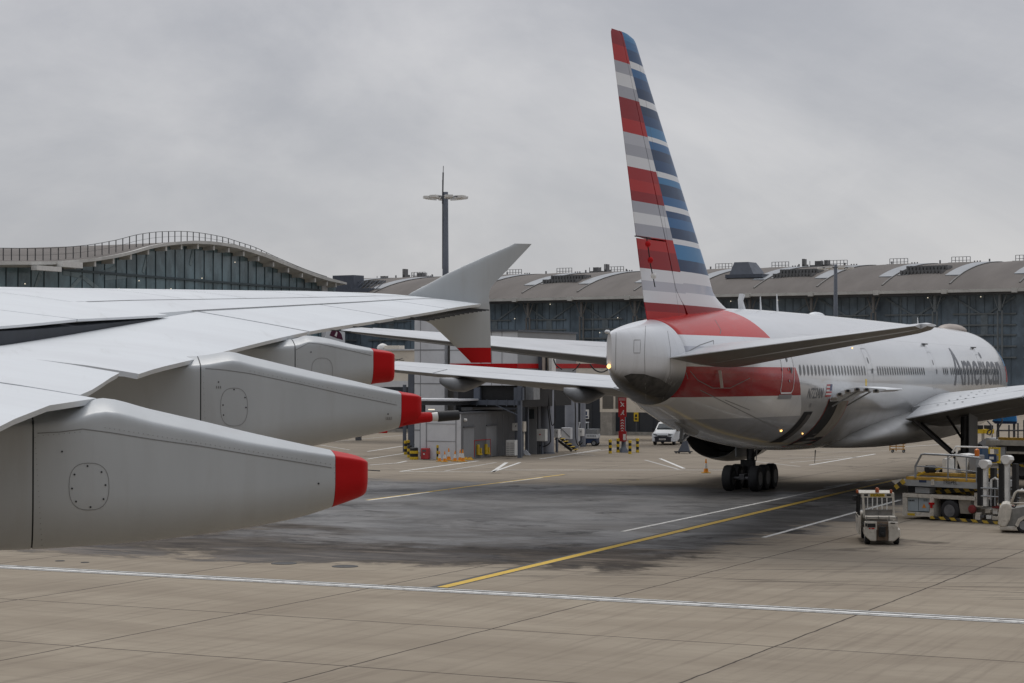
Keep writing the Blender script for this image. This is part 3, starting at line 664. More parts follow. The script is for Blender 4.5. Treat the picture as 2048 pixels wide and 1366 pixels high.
# horizontal lofted surface
def hfoil(P0,P1,th,u0=0,u1=1,camber=0):
    """P0 leading edge, P1 trailing edge (A coords tuples)"""
    x0,y0,z0=P0;x1,y1,z1=P1;c=x1-x0; h=lambda u: interp(PROF,u)
    U=[u0]+[u for u,_ in PROF if u0<u<u1]+[u1]
    f=lambda u,s: A(x0+c*u,y0+(y1-y0)*u,z0+(z1-z0)*u+s*h(u)*th*c+(.004 if s>0 else 0)+camber*c*4*u*(1-u))
    return [f(u,1) for u in U]+[f(u,-1) for u in U[::-1] if not(u==0)]
for sg in (1,-1):
    ST=[((61.9,sg*.6,6.55),(70.4,sg*.6,6.49)),((63.3,sg*2.3,6.72),(70.9,sg*2.3,6.66)),((66.4,sg*6,7.08),(72.0,sg*6,7.03)),((69.9,sg*10.0,7.50),(73.3,sg*10.0,7.47)),((70.4,sg*10.45,7.56),(73.45,sg*10.45,7.53)),((71.4,sg*10.74,7.59),(73.5,sg*10.74,7.56))]
    ths=[.062,.06,.052,.048,.042,.02]
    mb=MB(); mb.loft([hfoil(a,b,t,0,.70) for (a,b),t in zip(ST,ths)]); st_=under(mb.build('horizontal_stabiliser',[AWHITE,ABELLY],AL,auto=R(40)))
    mb=MB(); ss=[(tuple(p+(q-p)*k for p,q in zip(ST[1][0],ST[4][0])),tuple(p+(q-p)*k for p,q in zip(ST[1][1],ST[4][1])),ths[1]+(ths[4]-ths[1])*k) for k in (-.14,.33,.66,1)]
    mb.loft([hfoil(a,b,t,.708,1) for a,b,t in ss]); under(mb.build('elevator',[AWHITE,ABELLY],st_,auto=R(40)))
    # wing
    WS=[((22.5,2.2,3.9),(40.6,2.2,3.62),.052),((24.2,3.1,4.25),(40.4,3.1,3.78),.055),((27.6,8.5,4.72),(40.95,8.5,4.86),.055),((29.4,11.2,5.0),(41.3,11.2,5.22),.052),((35.3,20.0,5.95),(43.3,20,5.92),.05),((41.0,28.5,6.75),(45.2,28.5,6.72),.045),((44.2,31.6,6.98),(46.4,31.6,6.95),.04),((46.2,32.3,7.05),(46.9,32.3,7.03),.03)]
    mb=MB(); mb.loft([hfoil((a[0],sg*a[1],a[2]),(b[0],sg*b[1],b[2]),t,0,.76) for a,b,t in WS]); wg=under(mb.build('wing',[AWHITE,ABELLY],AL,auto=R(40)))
    def wl(y):
        for (a,b,t),(c,d,t2) in zip(WS,WS[1:]):
            if y<=c[1]: k=(y-a[1])/(c[1]-a[1]); return tuple(p+(q-p)*k for p,q in zip(a,c)),tuple(p+(q-p)*k for p,q in zip(b,d)),t+(t2-t)*k
    for y0,y1 in ((3.25,8.9),(8.95,11.4),(11.5,20.6),(20.7,28.4)):
        mb=MB(); S=[wl(y0+(y1-y0)*i/5) for i in range(6)]
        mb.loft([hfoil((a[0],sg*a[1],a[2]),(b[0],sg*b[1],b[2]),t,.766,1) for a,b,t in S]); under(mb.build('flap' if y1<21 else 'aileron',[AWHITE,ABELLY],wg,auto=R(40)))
    # fairings
    for y,L0,L1,hh in ((13.4,36.5,43.4,.62),(19.6,38.7,44.9,.55)):
        a,b,t=wl(y); zt=b[2]-.12; mb=MB()
        pr=[(0,.02,0),(.08,.35,-.15),(.25,.75,-.5),(.5,1,-.95),(.75,.85,-.85),(.93,.35,-.3),(1,.03,.0)]
        secs=[]
        for u,w_,d in pr:
            xa=L0+(L1-L0)*u; zz=zt-(b[2]-a[2])*(1-u)*.3; r=.36*w_
            secs.append([A(xa,sg*(y+r*math.sin(q)),zz-.12+ (hh*(-d)*(math.cos(q)-1)/2*1.0) +.12*math.cos(q)) for q in [2*math.pi*k/16 for k in range(16)]])
        mb.loft(secs); mb.build('flap_track_fairing',AUNDER,wg,smooth=True)
# wing body fairing
mb=MB(); secs=[]
for xa,w_,zb,zt in ((21,2.6,2.55,3.4),(23,3.1,2.3,3.9),(26,3.4,2.25,4.3),(31,3.55,2.25,4.5),(36,3.55,2.28,4.4),(39,3.45,2.32,4.2),(41.5,3.3,2.38,4.0),(44,3.05,2.47,3.7),(46.5,2.6,2.58,3.3)):
    secs.append([A(xa,w_*math.copysign(abs(math.sin(q))**.75,math.sin(q)),(zb+zt)/2+(zt-zb)/2*math.cos(q)) for q in [2*math.pi*k/40 for k in range(40)]])
mb.loft(secs); mb.build('belly_fairing',paint('belly fairing paint',(.36,.36,.355),.35,var=.12,scale=.5,dirtamt=.2,dirt=(.2,.18,.16)),AL,smooth=True)
# perforated wing root walkway dots and black walkway patch
mb=MB()
for i in range(5):
    for j in range(4):
        y=4.3+j*.45+i*.35; xa=37.6-i*1.15+j*.25; a,b,t=None,None,None
        k=(y-3.1)/5.4; le_=24.2+3.4*k; te_=40.4+.55*k; u=(xa-le_)/(te_-le_); z=4.25+.47*k+( (3.78+1.08*k)-(4.25+.47*k))*u+interp(PROF,u)*.055*(te_-le_)+.016
        mb=MB(); mb.box(37.1-xa-.13,37.1-xa+.13,-y-.05,-y+.05,z-.004,z+.004); mb.build('overwing_fastener',SEAM,AL)
# ------- windows, doors, lettering
def wstrip(xa,z0,z1,w_,off=.008,k=5,rnd=True,sg=1):
    L=[];Q=[]
    for i in range(k+1):
        z=z0+(z1-z0)*i/k; t=(i/k*2-1); ww=w_/2*(math.sqrt(max(.0,1-t**4*.9)) if rnd else 1)
        L.append(fside(xa-ww,z,off,sg)); Q.append(fside(xa+ww,z,off,sg))
    return L+Q,[(i,i+1,k+1+i+1,k+1+i) for i in range(k)]
WIN=paint('cabin window glass',(.035,.04,.045),.12,var=0); WRIM=paint('window rim',(.30,.31,.32),.35,var=0)
wx=[59.0-.535*i for i in range(21)]+[45.6-.535*i for i in range(21)]+[29.6-.54*i for i in range(3)]+[27.5-.54*i for i in range(30)]
for sg in (1,):
    for xa in wx:
        mb=MB(); v,f=wstrip(xa,5.90,6.36,.31,.004); mb.add(v,f); o=mb.build('window',WRIM,AL)
        mb=MB(); v,f=wstrip(xa,5.94,6.32,.23,.009); mb.add(v,f); mb.build('pane',WIN,o)
def door(xa,z0,z1,w_,line,sg=1,nm='door'):
    mb=MB(); v,f=wstrip(xa,z0,z1,w_,.006,10,False,sg); 
    # outline only: four strips
    def path(P,wd):
        L=[];Q=[]
        for i,p in enumerate(P):
            d=(P[min(i+1,len(P)-1)]-P[max(i-1,0)]).normalized(); nn=Vector((0,p.y,p.z-5.6)).normalized(); s=nn.cross(d).normalized()*wd/2
            L.append(p+s);Q.append(p-s)
        k=len(P); mb.add(L+Q,[(i,i+1,k+i+1,k+i) for i in range(k-1)])
    mb=MB(); k=10; r=.14
    right=[fside(xa+w_/2,z0+r+(z1-z0-2*r)*i/k,.008,sg) for i in range(k+1)]; left=[fside(xa-w_/2,z0+r+(z1-z0-2*r)*i/k,.008,sg) for i in range(k+1)]
    topp=[fside(xa+(w_/2-r)-(w_-2*r)*i/4,z1,.008,sg) for i in range(5)]; bott=[fside(xa-(w_/2-r)+(w_-2*r)*i/4,z0,.008,sg) for i in range(5)]
    path(right+topp+left[::-1]+bott+right[:1],line); return mb
for xa,ln in ((60.55,.055),(47.2,.035),(32.0,.035),(17.5,.035)):
    z0,z1=5.22,7.15
    mb=door(xa,z0,z1,1.12 if xa<60 else 1.45,ln); d=mb.build('door',paint('door outline white',(.72,.72,.72),.4,var=0) if xa>60 else paint('door outline grey',(.45,.46,.47),.4,var=0),AL)
    mb=MB(); v,f=wstrip(xa,6.45,6.75,.2,.012,4); mb.add(v,f); mb.build('door_window',WIN,d)
    mb=MB()
    P=fside(xa-.35,6.05,.02); mb.box(P.x-.05,P.x+.05,P.y-.03,P.y+.03,P.z-.05,P.z+.18); mb.build('handle',GALV,d)
    if xa<60:
        mb=MB(); P=fside(xa,7.55,.03); Q=fside(xa,7.48,.05); mb.box(P.x-.42,P.x+.42,P.y-.12,P.y+.10,P.z-.03,P.z+.03); mb.build('door_gutter',BRACE,d)
    else:
        mb=MB(); v,f=wstrip(xa,4.98,5.16,1.5,.010,3,False); mb.add(v,f); mb.build('sill_plate',GREYM,d)
        for dx,zz in ((-.25,6.2),(-.02,6.15),(-.5,6.15),(.75,6.15),(-.12,5.7)):
            mb=MB(); P=fside(xa+dx,zz,.012); mb.lathe([(0,.055),(.01,.05)],P,(0,-1,.1),10); mb.build('sensor_plate',GALV,d)
def wrap_text(txt,xa0,z0,size,m,name,sx=1.0,shear=0,off=.007,space=1.0,bold=0):
    cu=bpy.data.curves.new('t','FONT'); cu.body=txt; cu.size=size; cu.shear=shear; cu.space_character=space; cu.offset=bold
    to=bpy.data.objects.new('t',cu); COL.objects.link(to); dg=bpy.context.evaluated_depsgraph_get(); me=bpy.data.meshes.new_from_object(to.evaluated_get(dg)); bpy.data.objects.remove(to); bpy.data.curves.remove(cu)
    bm=bmesh.new(); bm.from_mesh(me)
    k=int(size/.12)+2
    for i in range(-k,k*2):
        zc=i*size/ k
        bmesh.ops.bisect_plane(bm,geom=bm.verts[:]+bm.edges[:]+bm.faces[:],plane_co=(0,zc,0),plane_no=(0,1,0))
    for v in bm.verts:
        p=fside(xa0-v.co.x*sx,z0+v.co.y,off); v.co=p
    bm.to_mesh(me); bm.free(); me.name=name; me.materials.clear(); me.materials.append(m)
    o=bpy.data.objects.new(name,me); COL.objects.link(o); o.parent=AL; return o
LTXT=paint('lettering grey',(.085,.095,.115),.35,var=0)
wrap_text('American',26.7,5.40,2.92,LTXT,'airline_lettering',1.43,bold=.03)
wrap_text('N723AN',57.8,4.97,.62,LTXT,'registration_lettering',.93,bold=.003,space=1.04)
wrap_text('7LJ',57.1,4.62,.22,LTXT,'code_lettering',1.0)
# small flag
mb=MB(); FR=paint('flag red',(.45,.03,.03),.4,var=0); FW=paint('flag white',(.7,.7,.7),.4,var=0); FB=paint('flag blue',(.02,.03,.12),.4,var=0)
for i in range(7):
    z0=5.02+i*.075; L=[fside(x_,z_,.008) for x_ in (55.2,54.35) for z_ in (z0,z0+.075)]; mb.mat(i%2); mb.add(L,[(0,1,3,2)])
mb.mat(2); L=[fside(x_,z_,.012) for x_ in (54.7,54.35) for z_ in (5.27,5.545)]; mb.add(L,[(0,1,3,2)]); mb.build('flag_emblem',[FR,FW,FB],AL)
# nose emblem: slanted red and blue halves
mb=MB(); 
for mi,(x0,x1,z0,z1) in enumerate(((8.3,7.5,6.5,7.5),(7.9,7.1,5.5,6.5))):
    mb.mat(mi); k=8; L=[fside(x0-(z0+(z1-z0)*i/k-6)*.35,z0+(z1-z0)*i/k,.008) for i in range(k+1)]; Q=[fside(x1-(z0+(z1-z0)*i/k-6)*.35,z0+(z1-z0)*i/k,.008) for i in range(k+1)]; mb.add(L+Q,[(i,i+1,k+2+i,k+1+i) for i in range(k)])
mb.build('nose_emblem',[paint('emblem blue',(.05,.25,.5),.4,var=0),FR],AL)
# ------- cargo openings
HOLESHADE=paint('painted hold shade',(.008,.008,.009),.8,var=.2); HOLE2=paint('hold lining',(.26,.235,.20),.7,var=.2,scale=2); RRIM=paint('red door rim',(.30,.02,.015),.5,var=.1)
def patch(x0,x1,z0,z1,m,name,off,k=10,par=None,sl=0):
    mb=MB(); L=[];Q=[]
    for i in range(k+1):
        z=z0+(z1-z0)*i/k; L.append(fside(x0,z,off)); Q.append(fside(x1,z,off))
    mb.add(L+Q,[(i,i+1,k+2+i,k+1+i) for i in range(k)]); return mb.build(name,m,par or AL,smooth=True)
co=patch(54.55,51.15,2.86,4.92,RRIM,'cargo_opening',.010); patch(54.47,51.25,2.92,4.88,HOLESHADE,'hold_shade_patch',.016,par=co); patch(52.9,51.3,3.25,4.86,HOLE2,'hold_wall',.022,par=co)  # dark patch on the skin paints the shade inside the hold
bo=patch(57.35,56.2,3.12,4.42,HOLESHADE,'bulk_hatch',.012); patch(56.75,56.28,3.3,4.3,paint('hatch lining',(.07,.065,.06),.7),'hatch_lining',.018,par=bo)  # hatch opening is a dark patch, inner shade painted on the skin
# raised cargo door
ODP=[(2.98,4.86),(3.15,5.05),(3.4,5.22),(3.75,5.36),(4.15,5.43),(4.55,5.42),(4.95,5.38),(5.35,5.36)]
mb=MB(); secs=[]
for i,(y,z) in enumerate(ODP):
    th=.16 if 0<i<len(ODP)-1 else .05
    secs.append([A(54.5,y,z),A(51.2,y,z),A(51.2,y+.03,z-th),A(54.5,y+.03,z-th)])
mb.loft(secs); dd=mb.build('cargo_door',[FUSM],AL,auto=R(50)); dd.data.materials[0]=WHITE
mb=MB()
for i in range(6):
    y,z=ODP[i+1]; mb.box(37.1-54.53,37.1-54.44,-y-.12,-y+.12,z-.19,z-.06)
mb.mat(1)
for i in range(5): y,z=ODP[i+2]; mb.box(37.1-54.55,37.1-54.50,-y-.07,-y+.05,z-.14,z-.04)
mb.build('door_latches',[HOLE2,BLACK],dd)
mb=MB(); mb.bar(A(54.2,3.0,4.6),A(54.2,4.2,5.3),.06); mb.bar(A(51.5,3.0,4.6),A(51.5,4.2,5.3),.06); mb.build('door_strut',GALV,dd)
mb=MB(); mb.tube([A(52.6,4.1,5.48),A(52.4,4.05,5.75)],.03,6); mb.build('door_pole',YEL,dd)
# lights
def lampb(p,r,m,par=AL,nm='beacon_light'):
    mb=MB(); mb.lathe([(-r,r*.2),(-r*.6,r*.8),(0,r),(r*.6,r*.8),(r,r*.2)],p,(0,0,1),12); return mb.build(nm,m,par,smooth=True)
P=ca_f(1562,861)[0]; lampb(P,.055,LAMP); P=ca_f(1605,867)[0]; lampb(P,.035,LAMP)
lampb(A(73.72,0,6.22),.07,LAMP,cono,'tail_light'); lampb(A(65.4,6.5,6.93),.022,LAMP)
mb=MB(); mb.lathe([(-.1,.04),(0,.07),(.2,.07),(.3,.03)],A(73.95,0,7.4),(1,0,0),12); mb.build('tail_probe',WHITE,cono,smooth=True)
# antennas and domes on the crown
def blade(xa,h,c,sw,nm='blade_antenna',th=.05):
    t=fus(xa)[0]-.03; mb=MB(); mb.loft([[A(xa-c/2,0,t),A(xa,th,t),A(xa+c/2,0,t),A(xa,-th,t)],[A(xa-c*.1+sw,0,t+h),A(xa+c*.15+sw,th*.4,t+h),A(xa+c*.4+sw,0,t+h),A(xa+c*.15+sw,-th*.4,t+h)]]); mb.build(nm,WHITE,AL)
t=fus(57.3)[0]; 
mb=MB(); mb.loft([[A(58.0,0,t-.03),A(57.4,.05,t-.03),A(56.9,0,t-.03),A(57.4,-.05,t-.03)],[A(58.1,0,t+.35),A(57.7,.05,t+.35),A(57.3,0,t+.35),A(57.7,-.05,t+.35)],[A(57.9,0,t+.62),A(57.5,.04,t+.64),A(57.0,0,t+.60),A(57.5,-.04,t+.62)]]); mb.build('shark_fin_antenna',WHITE,AL)
blade(54.6,.62,.30,.05); blade(51.9,.80,.34,.08); blade(21.2,.5,.35,.1)
def dome(xa,L,w_,h,m,nm='satellite_dome'):
    t=fus(xa)[0]-.12; mb=MB(); secs=[]
    for i in range(13):
        u=-1+2*i/12; k=max(.02,(1-abs(u)**2.6))**.5; secs.append([A(xa+u*L/2,w_/2*k*math.sin(q),t+(h+.1)*k*max(0,math.cos(q))) for q in [2*math.pi*j/20 for j in range(20)]])
    mb.loft(secs); mb.build(nm,m,AL,smooth=True)
dome(45.0,2.0,.7,.16,WHITE); dome(10.8,5.4,1.6,.38,paint('taupe dome',(.34,.29,.25),.5,var=.1))
# belly blade antennas
for xa in (55.2,45.2):
    b_=fus(xa)[1] if xa>50 else 2.3; mb=MB(); mb.loft([[A(xa-.1,0,b_+.1),A(xa,.03,b_+.1),A(xa+.1,0,b_+.1),A(xa,-.03,b_+.1)],[A(xa+.1,0,b_-.5),A(xa+.15,.01,b_-.5),A(xa+.2,0,b_-.5),A(xa+.15,-.01,b_-.5)]]); mb.build('belly_antenna',BRACE,AL)
# tail skid
mb=MB(); mb.loft([[A(x_,w_*math.sin(q),z_+h_*math.cos(q)) for q in [2*math.pi*k/12 for k in range(12)]] for x_,w_,z_,h_ in ((63.6,.03,3.75,.03),(64.2,.26,3.80,.22),(65.0,.30,3.97,.25),(66,.2,4.2,.2),(66.8,.03,4.35,.03))]); ts=mb.build('tail_skid_fairing',AUNDER,AL,smooth=True)
mb=MB(); mb.bar(A(65.5,0,4.0),A(65.7,0,3.45),.12); mb.bar(A(65.8,0,3.42),A(65.0,0,3.62),.2,.07); mb.build('tail_skid',GALV,ts)
mb=MB(); mb.bar(A(67.2,1.98,6.1),A(67.15,2.05,5.45),.10,.03); mb.build('stabiliser_marker',PLASW,AL)
# ------- engines
def engine(y):
    c0=(y,3.02); mb=MB(); ax=A(1,0,0)-A(0,0,0); O=A(22.9,y,3.05)
    mb.lathe([(.35,1.50),(.05,1.62),(0,1.72),(.1,1.82),(.5,1.93),(1.5,2.02),(3,2.06),(4.6,2.03),(6,1.92),(7.2,1.76),(7.18,1.73),(5.5,1.62),(3,1.38),(.9,1.45)],O,ax,48,False); e=mb.build('engine',AUNDER,AL,auto=R(50))
    mb=MB(); mb.lathe([(1.2,1.42),(1.25,.5),(1.0,.05)],O,ax,48); mb.build('fan',BLACK,e,smooth=True)
    mb=MB(); mb.lathe([(5.0,1.42),(5.02,.9),(7.0,.98),(8.6,.72),(8.6,.66),(8.0,.6)],O,ax,40,True); mb.build('core_nozzle',paint('heat stained metal',(.018,.017,.017),.45,metal=.5,var=.3,scale=2),e,auto=R(50))
    mb=MB(); mb.lathe([(7.9,.55),(8.6,.42),(9.6,.08)],O,ax,32); mb.build('exhaust_plug',paint('exhaust plug metal',(.03,.028,.027),.45,metal=.5,var=.3,scale=2),e,auto=R(50))
    mb=MB(); mb.loft([[A(24,y-.2,4.95),A(24,y+.2,4.95),A(31,y+.3,4.6),A(31,y-.3,4.6)],[A(26,y-.15,5.3),A(26,y+.15,5.3),A(31.5,y+.2,5.2),A(31.5,y-.2,5.2)]]); mb.build('pylon',AUNDER,e)
engine(-9.6); engine(9.6)
# ------- landing gear
def wheel(parent,c,r,w_,ax=(0,1,0)):
    mb=MB(); mb.lathe([(-w_/2,r*.55),(-w_/2,r*.82),(-w_*.42,r*.95),(-w_*.25,r),(w_*.25,r),(w_*.42,r*.95),(w_/2,r*.82),(w_/2,r*.55)],c,ax,32); t=mb.build('wheel',TYRE,parent,auto=R(40))
    mb=MB(); mb.lathe([(-w_/2-.004,r*.54),(-w_*.36,r*.48),(-w_*.36,r*.18),(-w_/2,r*.14),(w_/2,r*.14),(w_*.36,r*.18),(w_*.36,r*.48),(w_/2+.004,r*.54)],c,ax,24); mb.build('rim',RIM,t,auto=R(40)); return t
RIM=paint('dull wheel rim',(.10,.10,.105),.5,metal=.3,var=.2,scale=4)
for sg in (1,-1):
    y=5.49*sg; mb=MB(); mb.tube([A(37.1,y,.85),A(37.05,y,2.0),A(37.0,y*1.02,4.2)],[.17,.20,.26],14); mg=mb.build('main_gear',BRACE,AL,auto=R(40))
    for ax_ in (-1.45,0,1.45):
        for dy in (-.70,.70): wheel(mg,A(37.1+ax_,y+dy,.66),.66,.50)
        mb=MB(); mb.tube([A(37.1+ax_,y-.9,.66),A(37.1+ax_,y+.9,.66)],.09,10); mb.build('axle',BRACE,mg)
    mb=MB(); mb.bar(A(35.5,y,.72),A(38.7,y,.72),.28,.30); mb.build('bogie_beam',BRACE,mg,bevel=.03)
    mb=MB(); mb.tube([A(37.05,y,1.6),A(37.6,y-sg*2.5,3.9)],.11,10); mb.build('side_brace',BLACK,mg)
    mb=MB(); mb.tube([A(37.05,y,1.5),A(39.3,y-sg*2.1,3.75)],.085,10); mb.build('drag_brace',BRACE,mg)
    mb=MB(); mb.tube([A(37.05,y,2.6),A(38.9,y-sg*.6,4.1)],.06,8); mb.tube([A(37.3,y-.1,1.5),A(37.35,y-.1,3.9)],.035,6); mb.build('hydraulic_line',BLACK,mg)
    mb=MB(); mb.box(37.1-38.2,37.1-36.0,-(y+sg*.45)-.03,-(y+sg*.45)+.03,1.72,4.55); mb.build('gear_door',GREYM,mg,bevel=.01)
    mb=MB(); mb.bar(A(37.5,y-sg*.3,.95),A(37.75,y-sg*.35,1.9),.12); mb.box(37.1-37.7,37.1-37.3,-y-.35,-y+.35,1.25,1.55); mb.build('torque_link',BLACK,mg)
mb=MB(); mb.tube([A(5.9,0,.6),A(5.9,0,3.2)],.14,12); ng=mb.build('nose_gear',GALV,AL)
for dy in (-.3,.3): wheel(ng,A(5.9,dy,.54),.54,.4)
if False: pass
# ================================================================== terminals and middle ground
class Fr:
    """vertical plane frame: origin on the ground below pixel px at depth Y, x along direction"""
    def __init__(s,px,Y,ang):
        p=PY(px,733,Y); s.O=Vector((p.x,p.y,0)); s.d=Vector((math.cos(ang),math.sin(ang),0)); s.n=Vector((-math.sin(ang),math.cos(ang),0)); s.ang=ang
    def at(s,px,py,off=0):
        r=ray(px,py); o=s.O+s.n*off; t=(o.dot(s.n))/(r.dot(s.n)); p=CAM+r*t
        return (p-s.O).dot(s.d), p.z
    def x(s,px,off=0): return s.at(px,700,off)[0]
    def empty(s,name,label,cat,group=None): return empty(name,s.O,s.ang,label,cat,group)
E1=-TH          # direction of the stand row (to the right, nearer)
# ---------------- wave roofed terminal
Fw=Fr(0,256,math.atan2(.927,.3746))
TW=Fw.empty('wave_roof_terminal','dark glass terminal hall under a pale roof that swells in one big wave','terminal building')
def wtab(L): return [Fw.at(x,y) for x,y in L]
EAL=wtab([(-160,536),(-60,536),(0,534.5),(60,534.5),(120,532),(171,526.6),(208.5,521),(243,513),(278.5,503),(314,496),(342,493),(376,492),(410,494.5),(444,499.6),(478.5,509),(512.6,521),(547,534.5),(581,547),(615,559.4),(642,567),(675,572)])
EAU=wtab([(-160,526),(-60,525),(0,524),(60,524),(100,523),(171,517),(208,511),(243,503.5),(278,493.5),(314,486.6),(342,484),(376,482.5),(410,484.5),(444,489),(478.5,498),(512.6,508),(547,522.5),(581,536),(615,548.5),(649,559),(675,566)])
EAL.insert(0,(EAL[0][0]-60,EAL[0][1])); EAU.insert(0,(EAU[0][0]-60,EAU[0][1]))
s0,s1=EAL[0][0],EAL[-1][0]
ROOFB=paint('brown grey roof sheet',(.150,.134,.123),.7,var=.16,scale=.15,dirtamt=.2,streak=(1,.2,1),spec=.12); FASC=paint('pale roof edge',(.56,.55,.52),.5,var=.12,scale=.3,dirtamt=.25)
mb=MB(); k=110; secs=[]
for i in range(k+1):
    s=s0+(s1-s0)*i/k; zu=sinterp(EAU,s); sec=[]
    for j in range(12):
        d=j*4.5; bump=3.0*math.sin(min(1,d/40)*math.pi/2)*(1/(1+math.exp((s-28)/6)))
        sec.append((s,d-1.6,zu+bump-.3*(1-1/(1+math.exp((s-28)/6)))*d*.12))
    secs.append(sec)
mb.loft(secs,closed=False,cap=False); mb.build('roof',ROOFB,TW,smooth=True)
mb=MB(); secs=[]
for i in range(k+1):
    s=s0+(s1-s0)*i/k; zu=sinterp(EAU,s); zl=sinterp(EAL,s); secs.append([(s,-1.75,zu+.05),(s,-1.75,zu-(zu-zl)*.55),(s,.3,zl),(s,.3,zu-.1)])
mb.loft(secs); mb.build('roof_edge',FASC,TW)
mb=MB()
for px in (130,171,208,243,278,314,345,378,410,440,470,500,530,560,588,614,638,656):
    mb=MB(); s=Fw.x(px); z=sinterp(EAL,s); mb.box(s-.20,s+.20,-1.5,.3,z-.45,z+.25); mb.build('roof_bracket',FASC,TW)
mb=MB(); secs=[]
for i in range(k+1):
    s=s0+(s1-.02-s0)*i/k; secs.append([(s,.35,0),(s,.35,sinterp(EAL,s)-.02),(s,.75,sinterp(EAL,s)-.02),(s,.75,0)])
mb.loft(secs); mb.build('glass_wall',GLASS2,TW)
mb=MB(); mb.box(s0+.5,s1-3,1.0,44,0,EAL[0][1]-.6); mb.build('hall_body',NAVY,TW)
MULL=paint('dark window bar',(.045,.068,.078),.5,var=0)
mb=MB(); s=Fw.x(18)-2.9*5
pxs=[16,40,66,92,121,145,168,191,213,236,257,277,296,315,335,354,373,393,412,430,448,466,483,500,516,533,549,566,582,597,612,627,640]
for px in [-175,-145,-116,-88,-60,-34,-9]+pxs:
    s=Fw.x(px); mb.box(s-.055,s+.055,.25,.40,0,sinterp(EAL,s)-.05)
mb.build('mullion',MULL,TW)
mb=MB(); a=Fw.at(121,538.6); b=Fw.at(642,580); mb.bar((a[0],.22,a[1]),(b[0],.22,b[1]),.18,.30); mb.build('transom',MULL,TW)
FAINT=paint('steel seen through glass',(.20,.26,.28),.6,var=.15)
mb=MB()
for (x0,y0),(x1,y1) in (((85,545),(74,578)),((145,578),(168,552)),((168,552),(200,578)),((205,548),(235,535)),((213,556),(258,552)),((300,505),(290,545)),((390,500),(384,530)),((130,545),(168,552))):
    mb=MB(); a=Fw.at(x0,y0); b=Fw.at(x1,y1); mb.bar((a[0],.315,a[1]),(b[0],.315,b[1]),.06,.6); mb.build('inner_brace',FAINT,TW)
mb=MB(); RAIL=paint('dark handrail',(.06,.06,.062),.5,var=0); prev=None
i=0; s=s0
while s<s1-2:
    px=s; zu=sinterp(EAU,s); h=interp([(0,1.75),(30,1.75),(55,1.2),(88,.65)],s); dd=.2
    mb.box(s-.05,s+.05,dd-.05,dd+.05,zu-.1,zu+h)
    if prev: mb.bar(prev,(s,dd,zu+h),.07); mb.bar((prev[0],dd,prev[2]-h*.5),(s,dd,zu+h*.5),.035)
    prev=(s,dd,zu+h); s+=1.7
mb.build('roof_handrail',RAIL,TW)
mb=MB(); s=Fw.x(655); mb.box(s-1.5,s+.4,.2,10,0,sinterp(EAL,s)-.1); mb.build('end_wall',LGREY,TW)
a=Fw.at(60,528); mb=MB(); mb.box(a[0]-2.2,a[0]+3.2,-2.6,-1.7,a[1]-.9,a[1]-.3); a=Fw.at(110,528); mb.box(a[0]-2,a[0]+2.5,-2.6,-1.6,a[1]-.5,a[1]+.25); mb.build('gutter_arm',PLASW,TW)
# ---------------- long terminal
Fl=Fr(985,334,math.atan2(-.518,.855))
TL=Fl.empty('long_terminal','long dark glass terminal with a row of curved brown roof bays across the background','terminal building')
ZE=Fl.at(985,599)[1]; XL,XR=-46,150; BAY=10.22
ROOFL=[(-2.0,ZE+.05),(0,ZE+.9),(4,ZE+2.2),(8,ZE+3.2),(13,ZE+4.1),(18,ZE+4.7),(24,ZE+5.05),(30,ZE+5.15),(38,ZE+4.9),(60,ZE+3)]
def zroof(d): return sinterp(ROOFL,d)
xb=Fl.x(1044)
mb=MB(); secs=[]
ds=[-2,-1,0,1.5,3,5,7,9,12,15,18,22,26,30,36,45,60]
xx=XL
while xx<XR+.1:
    ph=((xx-xb)/BAY)%1; sc=.22*math.sin(math.pi*ph)
    secs.append([(xx,d,zroof(d)+sc*min(1,max(0,(d+2)/8))) for d in ds]); xx+=BAY/10
mb.loft(secs,closed=False,cap=False); mb.build('roof',ROOFB,TL,smooth=True)
mb=MB(); 
for k in range(-5,16):
    x=xb+k*BAY
    mb=MB()
    for d0,d1 in zip(ds[2:14],ds[3:14]): mb.bar((x,d0,zroof(d0)+.06),(x,d1,zroof(d1)+.06),.24,.16)
    mb.build('roof_rib',paint('dark roof rib',(.11,.105,.10),.6,var=.1),TL)

SKY_=paint('pale roof light',(.25,.265,.28),.35,var=.12,scale=.3)
def rstrip(mb,x0,x1,d0,d1,h=.18,k=8):
    secs=[]
    for i in range(k+1):
        d=d0+(d1-d0)*i/k; z=zroof(d)+h; secs.append([(x0,d,z),(x1,d,z),(x1,d,z-.3),(x0,d,z-.3)])
    mb.loft(secs)
xs0=Fl.x(1018)+.3
LOUV=paint('louvre metal',(.17,.17,.17),.45,metal=.2,var=.15,scale=1); LOUD=paint('louvre frame',(.13,.13,.13),.5,var=.1)
for k in range(-4,15):
    x=xs0+k*BAY; mb=MB(); rstrip(mb,x,x+2.2,4.2,24); mb.build('roof_light',SKY_,TL)
    if k%2==0:
        mb=MB(); 
        rstrip(mb,x+2.6,x+9.6,5.0,11.5,.12,3)
        o=mb.build('louvre_bank',LOUD,TL); mb=MB()
        for r_ in range(2):
            for i in range(12):
                xx=x+2.9+i*.55; d=5.3+r_*2.7; z=zroof(d); mb.box(xx,xx+.32,d,d+2.2,z+.2,z+.75+.12*r_)
        mb.build('louvre_fin',LOUV,o)
HOOP=paint('grey hoop rail',(.22,.22,.225),.5,var=0)
